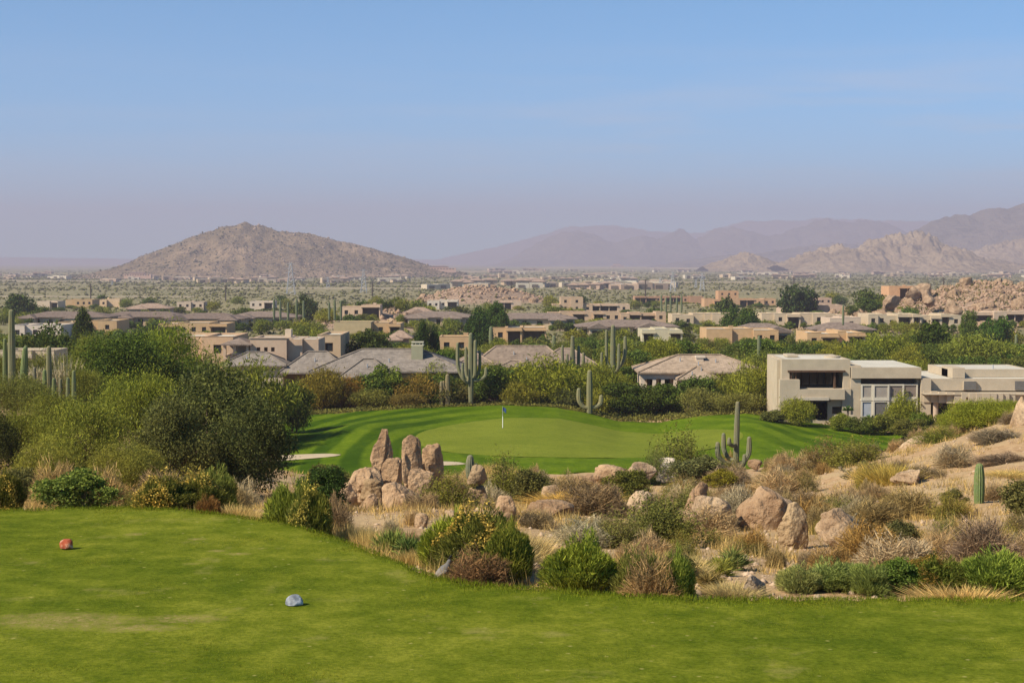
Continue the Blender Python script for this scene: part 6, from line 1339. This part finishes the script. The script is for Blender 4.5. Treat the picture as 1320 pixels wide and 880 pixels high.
for n, u0, u1, v0, v1, l, g in zones:
    for _ in range(n):
        u = q.uniform(u0, u1); v = v0+(v1-v0)*q.random(); a, b = ray(u, v); ys = np.geomspace(900, 8500, 300); k = np.argmax(CAMZ+b*ys < base_h(a*ys, ys)); Y = float(ys[k]) if k else 7000.0; x = a*Y; z = Hs(x, Y); m = FH[q.randrange(5)]; c = q.choice([(.48, .39, .28), (.44, .33, .22), (.52, .45, .34), (.4, .28, .2)]); s = q.uniform(1.0, 1.8)*min(max(1, Y/3800), 1.25)
        e = empty('distant_house', (x, Y, z), l, 'house', g, q.uniform(-.5, .5)); e.scale = (s*1.5, s, s); obj('wall', m[0], M['stucco'], e, color=c); obj('roof', m[1], M['tile'] if m[3] else M['membrane'], e, color=TP); [obj('window', wm, M['shade'], e) for wm in m[2]]
for (u0, u1, v, Y, l) in ((160, 195, 353.5, 3000, 'long low dark-roofed building at the foot of the brown hill'), (547, 588, 345.5, 3500, 'long pinkish resort building at the right foot of the brown hill'), (788, 804, 342, 8600, 'pale domed building on the horizon under the far mountains')):
    x = mx((u0+u1)/2, Y); w = (u1-u0)*Y/F/2; z = zray(v+1.5, Y); e = empty('long_building', (x, Y, z), l, 'building'); mb = MB(); s = Y/3000; hb = 4.5*s
    mb.box(-w, w, 0, 12*s, -6*s, hb*.5); mb.box(-w*.6, w*.5, 1, 12*s, hb*.5, hb); mb.build('wall', M['stucco'], e, color=(.5, .32, .24)); mb = MB(); mb.hip(-w*.65, w*.55, 0, 13*s, hb+.02, hb+1.8*s); mb.build('roof', M['tile'], e, color=(.2, .14, .12)); 
    for k in range(10): mb = MB(); mb.box(-w*.95+k*w*.19, -w*.95+k*w*.19+w*.11, -.2*s, -.02, -.2*s, hb*.38); mb.build('window', M['shade'], e)

# ---------------------------------------------------------------- labels of the plants placed in bulk
def word(n): return ['zeroth', 'first', 'second', 'third', 'fourth', 'fifth', 'sixth', 'seventh', 'eighth', 'ninth', 'tenth', 'eleventh', 'twelfth', 'thirteenth', 'fourteenth', 'fifteenth', 'sixteenth', 'seventeenth', 'eighteenth', 'nineteenth', 'twentieth', 'twenty-first', 'twenty-second', 'twenty-third', 'twenty-fourth', 'twenty-fifth', 'twenty-sixth', 'twenty-seventh', 'twenty-eighth', 'twenty-ninth', 'thirtieth'][n]
LMS = [(488, 580, 'the pointed boulder'), (560, 590, 'the flat-sided boulder'), (613, 640, 'the balanced boulders'), (648, 660, 'the smooth boulder'), (715, 640, 'the pale rounded boulder'), (788, 606, 'the split low boulders'), (860, 600, 'the whitish boulder'), (824, 642, 'the pale rock dome'), (896, 640, 'the angular boulder'), (985, 655, 'the largest boulder'), (1025, 685, 'the pyramid boulder'), (1095, 690, 'the broad pale boulder'), (948, 560, 'the curl-armed saguaro'), (1027, 598, 'the stubby saguaro'), (1264, 625, 'the lone young saguaro'), (1305, 560, 'the tall pale boulder'), (1172, 575, 'the smooth rock ledge'), (752, 720, 'the large round broom'), (600, 700, 'the big mixed bush'), (860, 735, 'the central brooms'), (1160, 740, 'the tee edge row'), (930, 720, 'the yellowish yucca'), (500, 690, 'the pale yucca'), (100, 630, 'the rounded leafy bush'), (230, 635, 'the yellow-tipped pair'), (375, 650, 'the tee bank broom'), (1075, 640, 'the sandy patch'), (1250, 590, 'the flat rock shelf')]
near = [q for q in LMS]; farl = [(u, v, s) for (u, v, s, Y, a, b) in LM]+[(607, 475, 'the many-armed saguaro'), (790, 465, 'the tallest saguaro'), (760, 510, 'the two-armed saguaro'), (648, 540, 'the flagstick'), (60, 460, 'the left bank saguaros'), (1216, 385, 'the boulder hill'), (610, 378, 'the distant rock mound')]
buck = {}
for (o, ph, u, v, s) in REG:
    isb = o['category'] != 'tree'; L_ = near if isb else farl
    lm = min(L_, key=lambda q: (q[0]-u)**2+((q[1]-v)*2.2)**2); du = u-lm[0]; dv = v-lm[1]
    rel = ('left of' if du < 0 else 'right of') if abs(du) > abs(dv)*1.2 else ('below' if dv > 0 else 'above')
    buck.setdefault((ph, rel, lm[2]), []).append((u, o, v, s))
for (ph, rel, lm), L_ in buck.items():
    L_.sort(key=lambda q: q[0]); n = len(L_)
    for k, (u, o, v, s) in enumerate(L_):
        base = ph+' '+rel+' '+lm
        if n == 1: lab = base
        elif n == 2: lab = ('left one of two ', 'right one of two ')[k]+{True: ph.replace('clump', 'clumps')+'s', False: ph+'s'}[not ph.endswith('verde')]+' '+rel+' '+lm
        else: lab = word(k+1)+' from left of the '+ph+' group '+rel+' '+lm
        o['label'] = lab
for g_ in ('tree', 'bush', 'grass clump'):
    pass
for (o, ph, u, v, s) in REG: o['group'] = ('trees among the houses' if o['category'] == 'tree' else 'wild shrubs on the desert slope')
print('objects', len(bpy.data.objects), 'labels', len({o['label'] for o, *_ in REG}), len(REG))
# ---------------------------------------------------------------- light, air, sky and camera
SUNAZ = atan2(-.87, -.49); SUNEL = radians(41)
L = bpy.data.lights.new('sun', 'SUN'); L.energy = 4.9; L.angle = radians(.53); L.color = (1, .905, .74)
lo = bpy.data.objects.new('sun', L); COL.objects.link(lo)
from mathutils import Vector
sd = Vector((sin(SUNAZ)*cos(SUNEL), cos(SUNAZ)*cos(SUNEL), sin(SUNEL))); lo.rotation_euler = sd.to_track_quat('Z', 'Y').to_euler(); lo.location = (-30, -30, 60)
W = bpy.data.worlds.new('World'); SC.world = W; W.use_nodes = True; nt = W.node_tree; n = N(nt); bg = nt.nodes['Background']
sky = n.n('ShaderNodeTexSky', sky_type='NISHITA'); sky.sun_disc = False; sky.sun_elevation = SUNEL; sky.sun_rotation = SUNAZ % (2*pi)
sky.altitude = 700; sky.air_density = 0.5; sky.dust_density = 0; sky.ozone_density = 1
tc = n.n('ShaderNodeTexCoord').outputs['Generated']; s = n.sep(tc)
# faint high cirrus, streaked along the horizon
mp = n.n('ShaderNodeMapping'); mp.inputs['Scale'].default_value = (2.2, 2.2, 26); n.l(tc, mp.inputs['Vector'])
c1 = n.noise(mp.outputs[0], 1.6, 6, .6); band = n.math('MULTIPLY', n.mrange(s[2], .03, .06), n.mrange(s[2], .135, .085)); side = n.mrange(s[0], -.15, .22, .25, 1)
cf = n.math('MULTIPLY', n.math('MULTIPLY', n.mrange(c1, .44, .64), band), n.math('MULTIPLY', side, .5))
skc = n.mix(1.0, sky.outputs[0], (.33,1.02,1.2), 'MULTIPLY'); n.l(n.mix(cf, skc, (5.2, 4.9, 5.0)), bg.inputs['Color']); bg.inputs['Strength'].default_value = .098
SC.view_settings.view_transform = 'Standard'; SC.view_settings.look = 'None'; SC.view_settings.exposure = 0.75; SC.view_settings.gamma = 1; SC.view_settings.use_curve_mapping = False
HAZE = 1.5e-4
if HAZE:
    mb = MB(); mb.box(-19000, 19000, -400, 21900, -60, 720); hz = mb.build('haze', None); tag(hz, kind='stuff')
    hm = bpy.data.materials.new('haze_air'); hm.use_nodes = True; nt = hm.node_tree; nt.nodes.remove(nt.nodes['Principled BSDF']); n = N(nt)
    pv = n.n('ShaderNodeVolumePrincipled'); pv.inputs['Color'].default_value = (.515,.48,.605,1); pv.inputs['Density'].default_value = HAZE; pv.inputs['Anisotropy'].default_value = .0
    pv.inputs['Density Attribute'].default_value = ''
    n.l(pv.outputs[0], nt.nodes['Material Output'].inputs['Volume']); hz.data.materials.append(hm)
    try: hm.cycles.homogeneous_volume = True
    except Exception: pass
cam = bpy.data.cameras.new('camera'); co = bpy.data.objects.new('camera', cam); COL.objects.link(co); SC.camera = co
co.location = (0, 0, CAMZ); co.rotation_euler = (pi/2-PITCH, 0, 0); cam.sensor_width = 36; cam.lens = 36*F/1320; cam.clip_end = 60000; cam.clip_start = .1
SC.cycles.max_bounces = 6; SC.cycles.diffuse_bounces = 3; SC.cycles.volume_bounces = 1; SC.cycles.transparent_max_bounces = 4
SC.cycles.use_denoising = True
